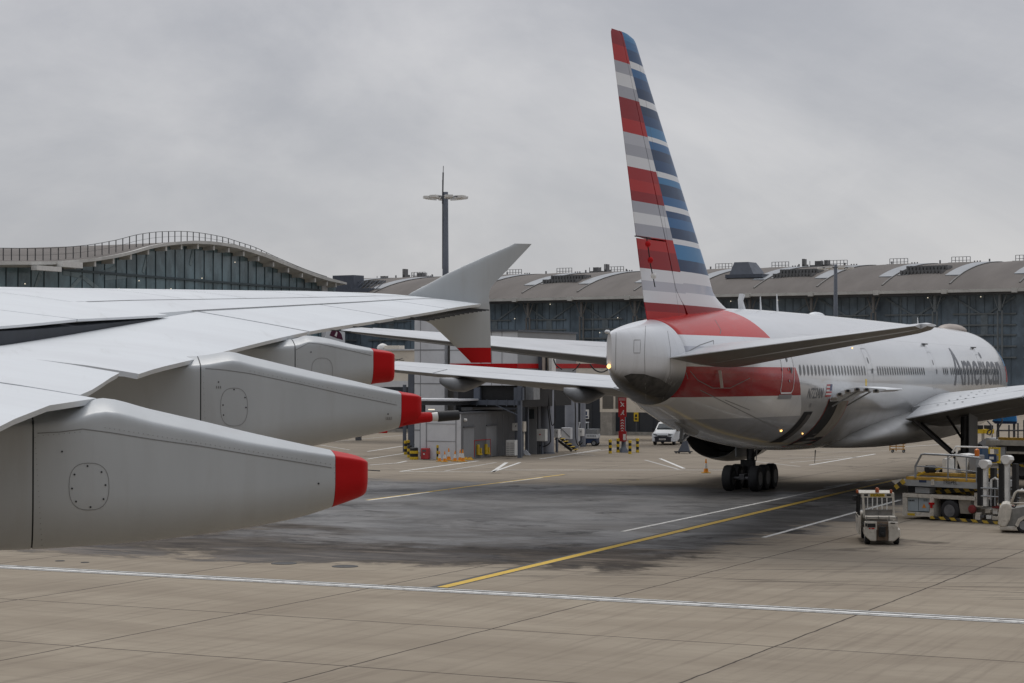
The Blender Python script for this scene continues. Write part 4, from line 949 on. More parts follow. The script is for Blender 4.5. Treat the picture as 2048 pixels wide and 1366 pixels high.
for k in range(-4,15):
    x=xb+k*BAY+1.2; z=zroof(27); mb=MB(); W_=3.0
    for i in range(6): mb.box(x+W_*i/5-.04,x+W_*i/5+.04,26.9,27.0,z,z+1.15)
    for zz in (.6,1.15): mb.bar((x,26.95,z+zz),(x+W_,26.95,z+zz),.07)
    mb.bar((x-.5,26.95,z+.12),(x+W_+1.6,26.95,z+.12),.3,.35)
    for i in range(3): mb.box(x+W_+.6+i*.45,x+W_+.75+i*.45,26.9,27.1,z,z+.5)
    mb.build('roof_walk_rail',HOOP,TL)
mb=MB()
for i in range(26):
    mb=MB(); x=XL+8*i; mb.box(x-.1,x+.1,27.5,27.7,zroof(27),zroof(27)+.75); mb.build('roof_post',HOOP,TL)
# rooftop clutter
for px,py,w_,h_ in ((770,552,2.6,.7),(812,548,.5,1.9),(845,546,3.2,1.1),(1195,541,2.4,1.2),(1215,541,.5,1.7),(1640,530,3.0,1.2),(1610,533,.4,1.6),(1655,530,1.4,1.3)):
    x=Fl.at(px,py,29)[0]; z=zroof(29); mb=MB(); mb.box(x-w_/2,x+w_/2,28.3,30,z,z+h_*.45); mb.box(x-w_/4,x+w_/8,28.6,29.6,z+h_*.45,z+h_)
    for i in range(4): mb.box(x-w_/2+i*w_/3.2,x-w_/2+i*w_/3.2+.08,28.2,28.3,z,z+h_)
    mb.build('rooftop_plant',LOUV,TL)
x0,z0=Fl.at(1466,570,7); x1,_=Fl.at(1516,570,7); mb=MB(); zz=zroof(7)
mb.loft([[(x0,5.5,zz+.2),(x1,5.5,zz+.2),(x1,9.5,zz+.6),(x0,9.5,zz+.6)],[(x0+.6,6.2,zz+2.3),(x1-1.3,6.2,zz+2.3),(x1-1.3,9.2,zz+2.3),(x0+.6,9.2,zz+2.3)]]); mb.box(x0-.4,x1+1.6,5.0,9.9,zz-.2,zz+.35)
mb.build('plant_box',STEEL,TL)
x0,_=Fl.at(672,570,4); mb=MB(); zz=zroof(4); mb.box(x0,x0+4.5,3,6,zz-.5,zz+2.6); mb.box(x0-1,x0+8,2.5,6,zz-.6,zz+.3)
for i in range(8): mb.bar((x0+3+i*.9,2.6,zz),(x0+3.8+i*.9,4.5,zz+1.6),.12)
mb.build('plant_box',STEEL,TL)
# eave beam
mb=MB(); mb.bar((XL,-2.15,ZE-.18),(XR,-2.15,ZE-.18),.5,.42); 
for k in range(-5,16): mb.box(xb+k*BAY-.4,xb+k*BAY+.4,-2.55,-2.0,ZE-.55,ZE+.1)
mb.build('eave_beam',FASC,TL)
mb=MB(); mb.box(XL,XR,-1.9,-.05,ZE-.75,ZE-.30); mb.build('eave_soffit',DGREY,TL)
mb=MB(); mb.box(XL,XR,0,.4,0,ZE-.3); mb.build('glass_wall',GLASS,TL)
mb=MB(); mb.box(XL+.3,XR-.3,.6,58,0,ZE+.4); mb.build('hall_body',NAVY,TL)
zt=[Fl.at(1860,629)[1],Fl.at(1860,651)[1],Fl.at(1860,671)[1],Fl.at(1860,693)[1]]
FRM=paint('grey glazing bar',(.17,.19,.20),.5,var=.1); FRM2=paint('slim dark glazing bar',(.105,.135,.16),.5,var=0)
mb=MB()
for i,z in enumerate(zt+[zt[-1]-(zt[0]-zt[1])]):
    for k in range(-5,15): mb.box(xb+k*BAY+.5,xb+(k+1)*BAY-(2.0 if k<7 else .45),-.22,-.08,z-.10,z+.10)
mb.build('transom',FRM,TL)
mb=MB()
for k in range(-5,15):
    for j in range(1,8): x=xb+k*BAY+BAY*j/8; mb.box(x-.035,x+.035,-.08,-.01,0,ZE-.75)
mb.build('mullion',FRM2,TL)
mb=MB()
for k in range(-5,15):
    x=xb+k*BAY; mb.bar((x+.6,-.10,ZE-1),(x+BAY*.45,-.10,zt[0]),.14,.28); mb.bar((x+BAY-.6,-.10,ZE-1),(x+BAY*.55,-.10,zt[0]),.14,.28)
    mb.box(x+BAY*.45,x+BAY*.55,-.12,-.04,zt[2],zt[0]); mb.box(x+BAY*.28-.15,x+BAY*.28+.15,-.12,-.04,0,ZE-1)
mb.build('inner_brace',paint('brace seen through glass',(.165,.20,.225),.6,var=.2),TL)
COLM=paint('pale steel column',(.17,.165,.16),.5,var=.1)
for px in (1163-107*1,1163,1270,1380,1500,1623,1747,1870,2000,2140):
    x=Fl.x(px,-1.2)
    mb=MB(); big=px<1800
    for dx in (-.32,.32): mb.tube([(x+dx,-1.2,0),(x+dx,-1.2,ZE-3)],.14,8)
    mb.tube([(x-.3,-1.2,ZE-2.6),(x-1.0,-1.2,ZE-.6)],.09,8); mb.tube([(x+.3,-1.2,ZE-2.6),(x+1.0,-1.2,ZE-.6)],.09,8); mb.tube([(x,-1.2,ZE-3.1),(x,-1.2,ZE-.5)],.25,8)
    mb.build('column',COLM if big else FRM,TL)
for px,py in ((1101,608),(1236,635),(1030,637),(1285,594),(1556,600),(1856,595),(1962,593),(1200,665),(1462,602)):
    x,z=Fl.at(px,py,-.3); mb=MB(); mb.lathe([(0,.04),(.06,.09),(.14,.03)],(x,-.4,z-.1),(0,0,1),8); mb.build('hall_lamp',WLAMP,TL)
for px,py in ((50,567),(278,561),(342,577),(404,556),(470,524),(238,577)):
    x,z=Fw.at(px,py,.1); mb=MB(); mb.lathe([(0,.04),(.06,.10),(.14,.03)],(x,.1,z-.1),(0,0,1),8); mb.build('hall_lamp',WLAMP,TW)
# ---------------- light masts
def mast(px,Y,pytop,pyring,pyant,rr,lab,wbase=.30):
    b=PY(px,733,Y); zt_=PY(px,pytop,Y).z; zr=PY(px,pyring,Y).z; m_=empty('light_mast',(b.x,b.y,0),0,lab,'light mast')
    mb=MB(); mb.tube([(0,0,0),(0,0,zt_*.5),(0,0,zt_)],[wbase*1.25,wbase,wbase*.72],14); mb.build('pole',STEEL,m_,smooth=True)
    mb=MB(); mb.tube([(rr*math.cos(t),rr*math.sin(t),zr) for t in [2*math.pi*i/16 for i in range(17)]],.05,6); 
    for i in range(4): t=math.pi*i/2+.4; mb.bar((0,0,zr),(rr*math.cos(t),rr*math.sin(t),zr),.08)
    mb.build('lamp_ring',DGREY,m_)
    for i in range(8):
        t=2*math.pi*i/8+.2; c=Vector((rr*math.cos(t),rr*math.sin(t),zr)); o_=Vector((math.cos(t),math.sin(t),0)); s_=Vector((-math.sin(t),math.cos(t),0)); mb=MB()
        vs=[c+o_*a+s_*b_+Vector((0,0,z)) for a in (-.30,.42) for b_ in (-.32,.32) for z in (-.14+(.05 if a>0 else -.04),.10)]
        mb.add(vs,[(0,1,3,2),(4,6,7,5),(0,4,5,1),(2,3,7,6),(0,2,6,4),(1,5,7,3)]); mb.build('floodlight',PLASW,m_)
    if pyant:
        za=PY(px,pyant,Y).z; mb=MB(); mb.tube([(-.25,-.1,zr-6),(-.25,-.1,zt_+1)],.04,6); mb.tube([(-.25,-.1,zt_-1),(-.2,-.1,zt_+(za-zt_)*.75)],.07,6); mb.tube([(-.2,-.1,zt_+(za-zt_)*.7),(-.18,-.1,za)],.03,6)
        for z in (zr-1.4,zr-2.6,zr-5.8): mb.bar((-.25,-.1,z),(0,0,z),.05)
        mb.build('lightning_rod',DGREY,m_)
    return m_
mast(891,172,384,395,332,1.45,'tall grey floodlight mast with a lightning rod, rising behind the near wingtip')
mast(1671.5,225,529,536,None,1.6,'shorter grey floodlight mast standing behind the striped airliner fuselage',.26)
# ---------------- boxes along the stand row
def sbox(px0,px1,Y,py0,py1,D,name,m,parent=None,Foff=0,fr=None,z=None,bevel=0):
    f=fr or Fr(px0,Y,E1); x0,z1=f.at(px0,py0); x1,_=f.at(px1,py0); _,z0=f.at(px0,py1)
    if z: z0,z1=z
    mb=MB(); mb.box(x0,x1,0,D,z0,z1); 
    return mb,f,(x0,x1,z0,z1)
# dark ground floor range
Fg=Fr(1155,193,E1); a=Fg.x(560); b=Fg.x(1560); zt_=Fg.at(1300,745)[1]
GF=Fg.empty('ground_floor_block','dark navy ground floor range with service doors behind the jet bridges','building')
mb=MB(); mb.box(a,b,0,14,.25,zt_); mb.build('wall',NAVY,GF)
mb=MB(); mb.box(a,b,-.35,0,0,.28); mb.build('plinth',CONC,GF)
mb=MB(); x=a
while x<b: mb.box(x-.06,x+.06,-.06,0,.3,zt_); x+=2.9
mb.build('wall_rib',DGREY,GF)
for px0,px1,py0 in ((1255,1278,800),(1280,1306,800),(1160,1184,775),(1312,1340,790),(700,726,800),(760,790,790)):
    x0,z1=Fg.at(px0,py0); x1,_=Fg.at(px1,py0); mb=MB(); mb.box(x0,x1,-.05,.1,.28,z1); mb.build('service_door',paint('charcoal door',(.030,.034,.040),.5,var=.1),GF)
mb=MB(); x,z=Fg.at(1273,833); mb.box(x-.22,x+.22,-.12,-.06,z-.45,z+.45); sg_=mb.build('wall_sign',YEL,GF)
mb=MB(); mb.box(x-.10,x+.10,-.14,-.12,z-.05,z+.2); mb.box(x-.12,x+.12,-.14,-.12,z-.3,z-.15); mb.build('sign_mark',BLACK,sg_)
mb=MB(); x,z=Fg.at(1173,828); mb.box(x-.28,x+.28,-.12,-.06,z-.45,z+.42); sg_=mb.build('wall_sign',PLASW,GF)
mb=MB(); mb.box(x-.10,x+.10,-.14,-.12,z-.1,z+.25); mb.box(x-.2,x+.2,-.14,-.12,z-.35,z-.2); mb.build('sign_mark',DBLUE,sg_)
mb=MB(); x0,z1=Fg.at(1217,815); x1,_=Fg.at(1240,815); mb.box(x0,x1,-2.2,-1.2,0,z1); mb.build('concrete_pier',CONC,GF)
# louvred plant box
mb,f,(x0,x1,z0,z1)=sbox(1200,1352,178,777,824,3,'x',None)
LB=f.empty('louvred_plant_box','cream framed box with grey louvre panels held up beside the red stand sign','plant box')
mb=MB(); mb.box(x0,x1,.08,3,z0,z1); mb.build('housing',CREAM,LB)
w_=(x1-x0)/6
for i in range(6):
    if i==2: continue
    mb=MB(); xa_=x0+.25+i*w_; mb.box(xa_,xa_+w_-.2,.03,.09,z0+.3,z1-.25); 
    for j in range(9): zz=z0+.35+(z1-z0-.6)*j/9; mb.box(xa_+.03,xa_+w_-.23,-.01,.03,zz,zz+.06)
    mb.build('louvre_panel',paint('taupe louvre',(.15,.14,.125),.6,var=.1),LB)
mb=MB(); mb.box(x0,x1,-.03,.08,z1-.22,z1); mb.box(x0,x1,-.03,.08,z0,z0+.26); mb.box(x0,x0+.22,-.03,.08,z0+.26,z1-.22); mb.build('frame',CREAM,LB)
# cream corridor with red stripe
Fc=Fr(1110,168,E1); x0=Fc.x(640); x1=Fc.x(1420); zt_=Fc.at(1110,700)[1]; zb_=Fc.at(1110,763)[1]
CO=Fc.empty('raised_walkway','long cream raised passenger walkway with a red stripe along its side','walkway')
mb=MB(); mb.box(x0,x1,0,3,zb_,zt_); mb.build('shell',CREAM,CO)
mb=MB(); a_,z1=Fc.at(1110,727.5); _,z0=Fc.at(1110,736); mb.box(x0,x1,-.03,0,z0,z1); mb.build('red_stripe',paint('walkway red stripe',(.36,.03,.03),.45,var=.1),CO)
mb=MB(); mb.box(x0,x1,-.12,3.1,zb_-.5,zb_-.003); mb.box(x0,x1,-.10,3.1,zt_+.003,zt_+.12); mb.build('edge_beam',LGREY,CO)
mb=MB(); x=x0+3
while x<Fc.x(830): mb.box(x-.2,x+.2,1.2,1.6,0,zb_-.5); x+=9
mb.build('support_leg',DGREY,CO)
for px,py,wd,hh in ((668,693,1,.4),(1147,692,1.6,.3),(1165,690,2.0,.3),(1200,693,1.8,.3),(780,693,1.4,.3)):
    x=Fc.x(px); mb=MB(); mb.box(x-wd/2,x+wd/2,.3,1.4,zt_+.12,zt_+.12+hh); mb.build('roof_unit',CREAM,CO,bevel=.03)
mb=MB(); x,z=Fc.at(757,697); mb.lathe([(0,.45),(.15,.5),(.35,.4),(.48,.2),(.52,.02)],(x,.8,zt_+.1),(0,0,1),20); mb.build('dome_cover',PLASW,CO,smooth=True)
# service tower
Ft=Fr(829,152,E1); x0,x1=Ft.x(829),Ft.x(889); zt_=Ft.at(829,636)[1]; TO=Ft.empty('service_tower','tall light grey panelled service tower behind the wingtip fence','service tower')
mb=MB(); mb.box(x0,x1,0,5,0,zt_); mb.build('wall',LGREY,TO)
mb=MB()
for py in (700,767,829,860): z=Ft.at(829,py)[1]; mb.box(x0,x1,-.02,0,z-.04,z+.04)
for px in (841,): x=Ft.x(px); mb.box(x-.02,x+.02,-.02,0,0,zt_)
mb.build('panel_joint',GREYM,TO)
mb=MB(); mb.box(x1+.003,Ft.x(905),.6,5,0,zt_-.5); mb.build('recess',paint('brown grey recess',(.09,.085,.078),.7,var=.15),TO)
mb=MB(); mb.box(Ft.x(905)+.003,Ft.x(943),.2,6,0,Ft.at(905,668)[1]); mb.build('side_wall',DGREY,TO)
x=Ft.x(818); mb=MB(); mb.box(x-.22,x+.25,.3,.8,0,6.4); mb.box(x-.7,x-.5,.4,.6,0,5); mb.build('steel_column',STEEL,TO)
# bridge head box
Fb=Fr(1035,143,E1); x0=Fb.x(900); z1=Fb.at(1035,663)[1]; z0=Fb.at(1035,771)[1]; BH=Fb.empty('bridge_head_room','big grey panelled room raised on steel legs behind the near wingtip','building')
mb=MB(); mb.box(x0,0,0,11.5,z0,z1); o=mb.build('wall',[LGREY,GREYM],BH)
for p in o.data.polygons:
    if p.normal.x>.9: p.material_index=1
mb=MB()
for px in (962,983,1004): x=Fb.x(px); mb.box(x-.02,x+.02,-.02,0,z0,z1)
for py in (700,735): z=Fb.at(1035,py)[1]; mb.box(x0,0,-.02,0,z-.025,z+.025)
mb.build('panel_joint',GREYM,BH)
mb=MB(); mb.box(x0-.1,.1,-.1,11.6,z1+.002,z1+.12); mb.build('roof_trim',STEEL,BH)
mb=MB(); z=Fb.at(1000,732)[1]; mb.box(x0,0,-.04,-.021,z-.17,z+.17); mb.box(.0,.03,0,11.5,z-.17,z+.17); mb.build('red_stripe',RED,BH)
mb=MB(); mb.box(x0+.5,-.2,.3,11,z0-1.55,z0-.003); mb.build('undercroft_shade',BLACK,BH)  # solid black block stands in for the shade of the void below
zz=Fb.at(1000,805)[1]; mb=MB(); mb.box(Fb.x(940),.3,-.15,.15,zz-.18,zz+.16); mb.build('steel_beam',STEEL,BH); mb=MB(); mb.box(Fb.x(948),Fb.x(960),-.05,.25,zz+.17,zz+1.05); mb.box(Fb.x(1028),Fb.x(1046),-.05,.25,zz+.17,zz+1.05)
for px in (955,975,995,1015,1030): x=Fb.x(px); mb.box(x-.03,x+.03,-.2,-.1,zz-.25,zz+.2)
mb.build('steel_beam',STEEL,BH)
x=Fb.x(1040); mb=MB(); mb.box(x-.13,x+.13,-.15,.12,0,z0-.003); mb.build('leg',STEEL,BH)
mb=MB(); mb.bar((x-2.2,-.1,zz+.0),(x,-.1,zz-.9),.07); mb.build('brace',STEEL,BH)
mb=MB(); mb.box(.2,.8,1,2.2,z0-1.0,z0); mb.build('service_unit',GALV,BH)
# vertical bridge frame members right of the room
Fv=Fr(1047,147,E1); VF=Fv.empty('bridge_lift_frame','cream and blue steel lift frame of the jet bridge between room and white tail','lift frame')
zt1=Fv.at(1050,706)[1]
for p0,p1,pb,pt,mm in ((1047,1052,776,704,DBLUE),(1052,1062,764,703,CREAM),(1062,1084,766,707,STEEL),(1084,1093,778,704,CREAM),(1097,1104,778,706,PLASW)):
    a_,z0_=Fv.at(p0,pb); b_,z1_=Fv.at(p1,pt); mb=MB(); mb.box(a_+.01,b_-.01,0,.8,z0_,z1_); mb.build('frame_member',mm,VF,bevel=.02)
mb=MB(); a_,z0_=Fv.at(1060,792); b_,z1_=Fv.at(1120,764); mb.box(a_,b_,-.2,1.6,z1_-.3,z1_); mb.build('platform',GREYM,VF)
mb=MB(); a_,z0_=Fv.at(1094,760); mb.tube([(a_,-.1,z0_),(a_,-.1,zt1+.1)],.09,8); mb.build('pipe',BLACK,VF)
mb=MB(); a_,z0_=Fv.at(1140,800); b_,_=Fv.at(1083,0+700); mb.box(Fv.x(1083),Fv.x(1130),.2,1.2,Fv.at(1083,778)[1],Fv.at(1083,764)[1]); mb.build('gantry',CREAM,VF)
zl=Fv.at(1083,778)[1]; mb=MB()
for px in (1050,): x=Fv.x(px); mb.box(x-.10,x+.10,.3,.5,0,zl if px!=1050 else 3.9)
mb.build('leg',STEEL,VF)
mb=MB(); mb.box(Fv.x(1050,2.0),Fv.x(1077,2.0),2.0,2.5,0,Fv.at(1060,770)[1]); mb.build('door_cabin',DGREY,VF)
mb=MB(); x,z=Fv.at(1064,835,2.0); mb.box(x-.36,x+.38,1.94,2.0,0,z+.9); dr=mb.build('door',GREYM,VF); mb=MB(); mb.box(x-.18,x+.2,1.90,1.94,z-.1,z+.6); mb.build('door_pane',CARGL,dr)
# columns
def round_col(px,Y,d,pyt,lab):
    p=PY(px,733,Y); z=PY(px,pyt,Y).z; c=empty('bridge_column',(p.x,p.y,0),E1,lab,'column','round columns under the jet bridge'); mb=MB(); mb.lathe([(0,d/2),(z-.1,d/2),(z,d/2*.9)],(0,0,0),(0,0,1),28); mb.build('shaft',LGR2,c,auto=R(50))
    mb=MB(); mb.lathe([(z+.002,d*.55),(z+.35,d*.6)],(0,0,0),(0,0,1),28); mb.lathe([(0,d*.56),(.12,d*.54)],(0,0,0),(0,0,1),28); mb.build('collar',STEEL,c); return c
LGR2=paint('column grey blue',(.23,.24,.27),.5,var=.12,scale=.8,dirtamt=.2)
round_col(1094,150,1.02,778,'thick blue grey round column with a white control box, nearest the grey shed')
round_col(1143,161,1.05,778,'blue grey round column standing right behind the black and yellow steps')
round_col(1166,163,.42,780,'slim round column left of the small pickup')
# hoses
HOSE=paint('black hose',(.012,.012,.013),.55,var=0)
def hose(pts,Y,r,lab):
    P=[PY(x,y,Y) for x,y in pts]; mb=MB(); Q=[]
    for i in range(len(P)-1):
        for j in range(6):
            t=j/6; p0=P[max(i-1,0)];p1=P[i];p2=P[i+1];p3=P[min(i+2,len(P)-1)]
            Q.append(.5*((2*p1)+(-p0+p2)*t+(2*p0-5*p1+4*p2-p3)*t*t+(-p0+3*p1-3*p2+p3)*t**3))
    Q.append(P[-1]); mb.tube(Q,r,8); return tag(mb.build('hose',HOSE,smooth=True),lab,'hose','black hoses hanging from the jet bridge')
hose([(1097,790),(1099,820),(1104,850),(1110,840),(1110,800)],149,.035,'black hose looped low on the thick column front')
hose([(1094,800),(1099,845),(1101,870),(1100,885),(1088,893),(1078,890)],148.9,.045,'black hose running down the thick column to its foot')
hose([(1148,780),(1151,820),(1151,870),(1156,890),(1165,885)],159,.045,'black hose down the second column by the pickup')
hose([(1107,718),(1112,730),(1124,739)],146,.045,'short black hose above the far airliner wing, left of its neighbours')
hose([(1160,726),(1153,736),(1145,742)],146,.04,'short black hose between two others above the far wing')
hose([(1180,728),(1190,740),(1205,744),(1222,735)],146,.05,'black hose sagging beside the lamp on the airliner tail')
# boxes on posts
for i,(x0,x1,y0,y1,Y,m,lab) in enumerate(((1027,1038,846,861,146,PLASW,'small pale control box on the left of a pair on the steel leg'),(1039,1050,843,863,146,CREAM,'taller cream control box beside the steel leg of the grey room'),(1075,1093,858,882,149,PLASW,'white control box with a red knob on the thick column'),
     (1108,1119,858,875,152,PLASW,'small white control box above the striped steps'),(1125,1143,855,878,160,LGREY,'grey control box crossed by a diagonal bar on the second column'),(1158,1167,857,872,162,PLASW,'small white control box beside the pickup cab'))):
    f=Fr(x0,Y,E1); a_,z1_=f.at(x0,y0); b_,_=f.at(x1,y0); _,z0_=f.at(x0,y1); e=f.empty('control_box',lab,'control box','control boxes under the jet bridge')
    mb=MB(); mb.box(a_,b_,-.25,.25,z0_,z1_); mb.build('cabinet',m,e,bevel=.02)
    mb=MB(); mb.box((a_+b_)/2-.06,(a_+b_)/2+.06,-.1,.15,0,z0_); mb.build('stand',STEEL,e)
    mb=MB(); xc=(a_+b_)/2
    if i==2: mb.lathe([(0,.05),(.06,.045)],(xc-.05,-.25,(z0_+z1_)/2+.05),(0,-1,0),10); mb.build('knob',RED,e)
    elif i==4: mb.bar((a_+.03,-.27,z1_-.1),(b_-.03,-.27,z0_+.15),.04); mb.build('bar',DGREY,e)
    else: mb.box(xc+.05,xc+.09,-.28,-.25,(z0_+z1_)/2,(z0_+z1_)/2+.12); mb.build('latch',DGREY,e)
# AC unit
f=Fr(1015,145,E1); a_,z1_=f.at(1015,880); b_,z0_=f.at(1033,906); e=f.empty('cooling_unit','pale outdoor cooling unit with a slatted front at the shed end','cooling unit'); mb=MB(); mb.box(a_,b_,-.3,.3,.08,z1_); mb.build('case',PLASW,e,bevel=.02)
mb=MB(); 
for i in range(7): zz=.16+i*(z1_-.25)/7; mb.box(a_+.05,a_+.28,-.33,-.30,zz,zz+.03); mb.box(a_+.34,b_-.04,-.33,-.30,zz,zz+.03)
mb.build('slat',GREYM,e)
# shed
Fs=Fr(922,139.57,E1); hs=Fs.at(922,828)[1]; SH=Fs.empty('equipment_shed','low shed with pale panelled end and long dark grey side behind the cones','shed')
L_=Fs.x(841); D_=9.6; mb=MB(); mb.box(L_,0,0,D_,0,hs); o=mb.build('wall',[LGREY,paint('shed side grey',(.14,.142,.148),.55,var=.06,scale=.5)],SH)
for p in o.data.polygons:
    if p.normal.x>.9: p.material_index=1
mb=MB(); 
for px in (853,912): x=Fs.x(px); mb.box(x-.03,x+.03,-.03,0,0,hs)
for py in (848,883): z=Fs.at(922,py)[1]; mb.box(L_+.4,-.4,-.025,0,z-.015,z+.015)
for i in range(1,9): mb.box(0,.02,i*1.05-.015,i*1.05+.015,0,hs-.1)
mb.build('panel_joint',GREYM,SH)
mb=MB(); mb.box(L_-.06,.06,-.06,D_+.06,hs+.002,hs+.10); mb.build('roof_trim',DGREY,SH)
for y0_ in (.35,4.3):
    mb=MB(); mb.box(0.0,.03,y0_,y0_+1.8,.05,hs-.95); o=mb.build('door',GREYM,SH); mb=MB(); mb.box(0,.12,y0_-.05,y0_+1.85,hs-.93,hs-.86); mb.build('door_hood',DGREY,o)
mb=MB(); mb.lathe([(0,.12),(.14,.10),(.18,.05)],(.02,.55,hs-.42),(1,0,0),12); mb.build('alarm_dome',PLASW,SH)
mb=MB(); mb.bar((.03,2.2,1.25),(.03,5.0,1.25),.03,.04); mb.bar((.03,2.2,.1),(.03,2.2,1.25),.03,.04); mb.bar((.03,5.0,.1),(.03,5.0,1.25),.03,.04); mb.build('red_outline',RED,SH)
for y0_ in (2.6,4.0):
    mb=MB(); mb.box(.03,.16,y0_,y0_+.22,.25,.95); mb.box(.03,.16,y0_+.22,y0_+.7,.22,.32); mb.box(.03,.12,y0_+.55,y0_+.7,.3,.7); mb.build('yellow_hook',YEL,SH)
# flat canopy over the shed's left
f=Fr(846,142,E1); a_,z1_=f.at(790,798); b_,_=f.at(918,798); CA=f.empty('flat_canopy','flat pale canopy slab over dark fascia at the left of the grey room','canopy'); mb=MB(); mb.box(a_,b_,0,5,z1_-.12,z1_); mb.build('slab',LGREY,CA); mb=MB(); mb.box(a_,b_-.6,.3,5,z1_-.42,z1_-.122); mb.build('fascia',DGREY,CA)
mb=MB(); mb.box(f.x(846)+.3,f.x(858)+.3,.22,.3,z1_-.75,z1_-.68); mb.build('strip_lamp',WLAMP,CA)
mb=MB(); mb.box(a_+.5,a_+.8,3,3.3,0,z1_-.42); mb.build('post',STEEL,CA); mb=MB(); mb.box(b_-1.6,b_-1.3,3,3.3,0,z1_-.42); mb.build('post',STEEL,CA)
# steps
f=Fr(1111,153,E1); a_,_=f.at(1111,900); b_,_=f.at(1144,900); e=f.empty('steps','short dark steps with yellow tread edges between the two round columns','steps'); n_=5
for i in range(n_):
    mb=MB(); x_=a_+(b_-a_)*i/n_; mb.box(x_,x_+.42,0,.9,1.0*(1-i/n_)-.04,1.0*(1-i/n_)); t_=mb.build('tread',DGREY,e); mb=MB(); mb.box(x_+.36,x_+.425,-.01,.91,1.0*(1-i/n_)-.05,1.0*(1-i/n_)+.01); mb.build('tread_edge',YEL,t_)
for y_ in (-.03,.93): mb=MB(); mb.bar((a_,y_,1.0),(b_,y_,.1),.05,.18); mb.build('stringer',BLACK,e)
# stand sign
p=G(1245,905); e=empty('stand_sign',(p.x,p.y,0),E1,'tall narrow red sign board with white icons and chevrons on a blue grey post','sign')
mb=MB(); mb.lathe([(0,.42),(.08,.40),(.35,.22),(.45,.17),(4.6,.15)],(0,.25,0),(0,0,1),16); mb.build('post',STEEL,e,auto=R(40))
PX=lambda px,py: Fsg.at(px,py)
Fsg=Fr(1245,p.y,E1); 
SIGN=paint('sign red',(.33,.010,.012),.45,var=.05); SIGNW=paint('sign white',(.62,.60,.58),.5,var=0)
for x0,x1,y0,y1 in ((1237,1253,795,834),(1240.5,1250,834,866),(1238,1253,862,883)):
    a_,z1_=PX(x0,y0); b_,z0_=PX(x1,y1); mb=MB(); mb.box(a_,b_,-.05-(.04 if y0==862 else 0),.02,z0_,z1_-.004); bd=mb.build('board',SIGN,e)
    if y0==795:
        mb=MB()
        for zf in (.94,.88): mb.box(a_+.06,b_-.06,-.07,-.05,z0_+(z1_-z0_)*zf-.025,z0_+(z1_-z0_)*zf)
        mb.build('small_text',SIGNW,bd)
        def icon(cz,flip):
            c=(a_+b_)/2; mb=MB(); mb.lathe([(0,.05),(.015,.05)],(c-.1*flip,-.05,cz+.16),(0,-1,0),10); mb.bar((c-.06*flip,-.06,cz+.1),(c+.06,-.06,cz-.04),.02,.08); mb.bar((c+.04,-.06,cz-.02),(c+.15,-.06,cz-.14),.02,.05); mb.bar((c+.02,-.06,cz-.04),(c-.12,-.06,cz-.15),.02,.05); mb.bar((c-.03,-.06,cz+.05),(c+.14,-.06,cz+.08),.02,.04); mb.build('icon',SIGNW,bd)
        icon(z0_+.92,1); icon(z0_+.30,-1)
    elif y0==834:
        for i in range(5):
            zc=z0_+.14+i*(z1_-z0_-.2)/5; c=(a_+b_)/2; mb=MB(); mb.bar((c-.12,-.06,zc-.04),(c,-.06,zc+.06),.02,.05); mb.bar((c,-.06,zc+.06),(c+.12,-.06,zc-.04),.02,.05); mb.build('chevron',SIGNW,bd)
    else:
        mb=MB(); mb.box(b_-.22,b_-.02,-.12,-.09,z0_+.1,z0_+.55); mb.build('notice',SIGNW,bd)
# bollards
def bollard(px,py,h,r,lab,grp,bands=5,first='y'):
    p=G(px,py); e=empty('bollard',(p.x,p.y,0),0,lab,'bollard',grp)
    mb=MB(); mb.lathe([(0,r*.98),(h-.04,r*.98),(h,r*.8)],(0,0,0),(0,0,1),20); mb.build('post',BLACK,e,auto=R(40))
    for i in range(bands):
        if (i%2==0)==(first=='y'):
            z0_=h*i/bands+.004; z1_=h*(i+1)/bands-.004; mb=MB(); mb.lathe([(z0_,r),(z0_,r+.012),(z1_-.02,r+.012),(z1_,r*.9)],(0,0,0),(0,0,1),20); mb.build('yellow_band',YEL,e)
    return e
gs='yellow and black bollards round the red stand sign'
bollard(1220.5,907,1.02,.11,'striped bollard leftmost of the four round the red stand sign',gs); bollard(1236,905,1.05,.11,'striped bollard just left of the red sign post',gs); bollard(1260,908,1.0,.11,'striped bollard just right of the red sign post',gs); bollard(1275,905,1.05,.11,'striped bollard rightmost of the four, nearest the white van',gs)
gl='yellow and black bollards along the shed'
bollard(811,909,1.0,.11,'thin striped bollard furthest left by the shed, left of its twin',gl); bollard(816.5,908,1.02,.11,'thin striped bollard second from left, behind the fat one',gl); bollard(819,915,.85,.16,'stout striped bollard with a black top between thin and fattest one',gl,4); bollard(828,919,.82,.29,'fattest and lowest striped bollard with a black top left of the red box',gl,4); bollard(876,919,1.0,.11,'thin striped bollard left of the cone group',gl); bollard(919,917,1.0,.12,'thin striped bollard at the shed corner behind two cones',gl)
# red box
p=G(851,919); e=empty('fire_box',(p.x,p.y,0),E1,'red fire equipment box standing against the pale shed end','fire box'); mb=MB(); mb.box(-.27,.27,-.2,.2,.03,.78); mb.build('case',paint('faded red plastic',(.42,.04,.045),.5,var=.15,scale=3),e,bevel=.04)
mb=MB(); mb.box(-.16,.12,-.215,-.2,.55,.66); mb.build('label',DGREY,e); mb=MB(); mb.lathe([(0,.06),(.02,.055)],(-.02,-.2,.38),(0,-1,0),12); mb.build('emblem',PLASW,e)
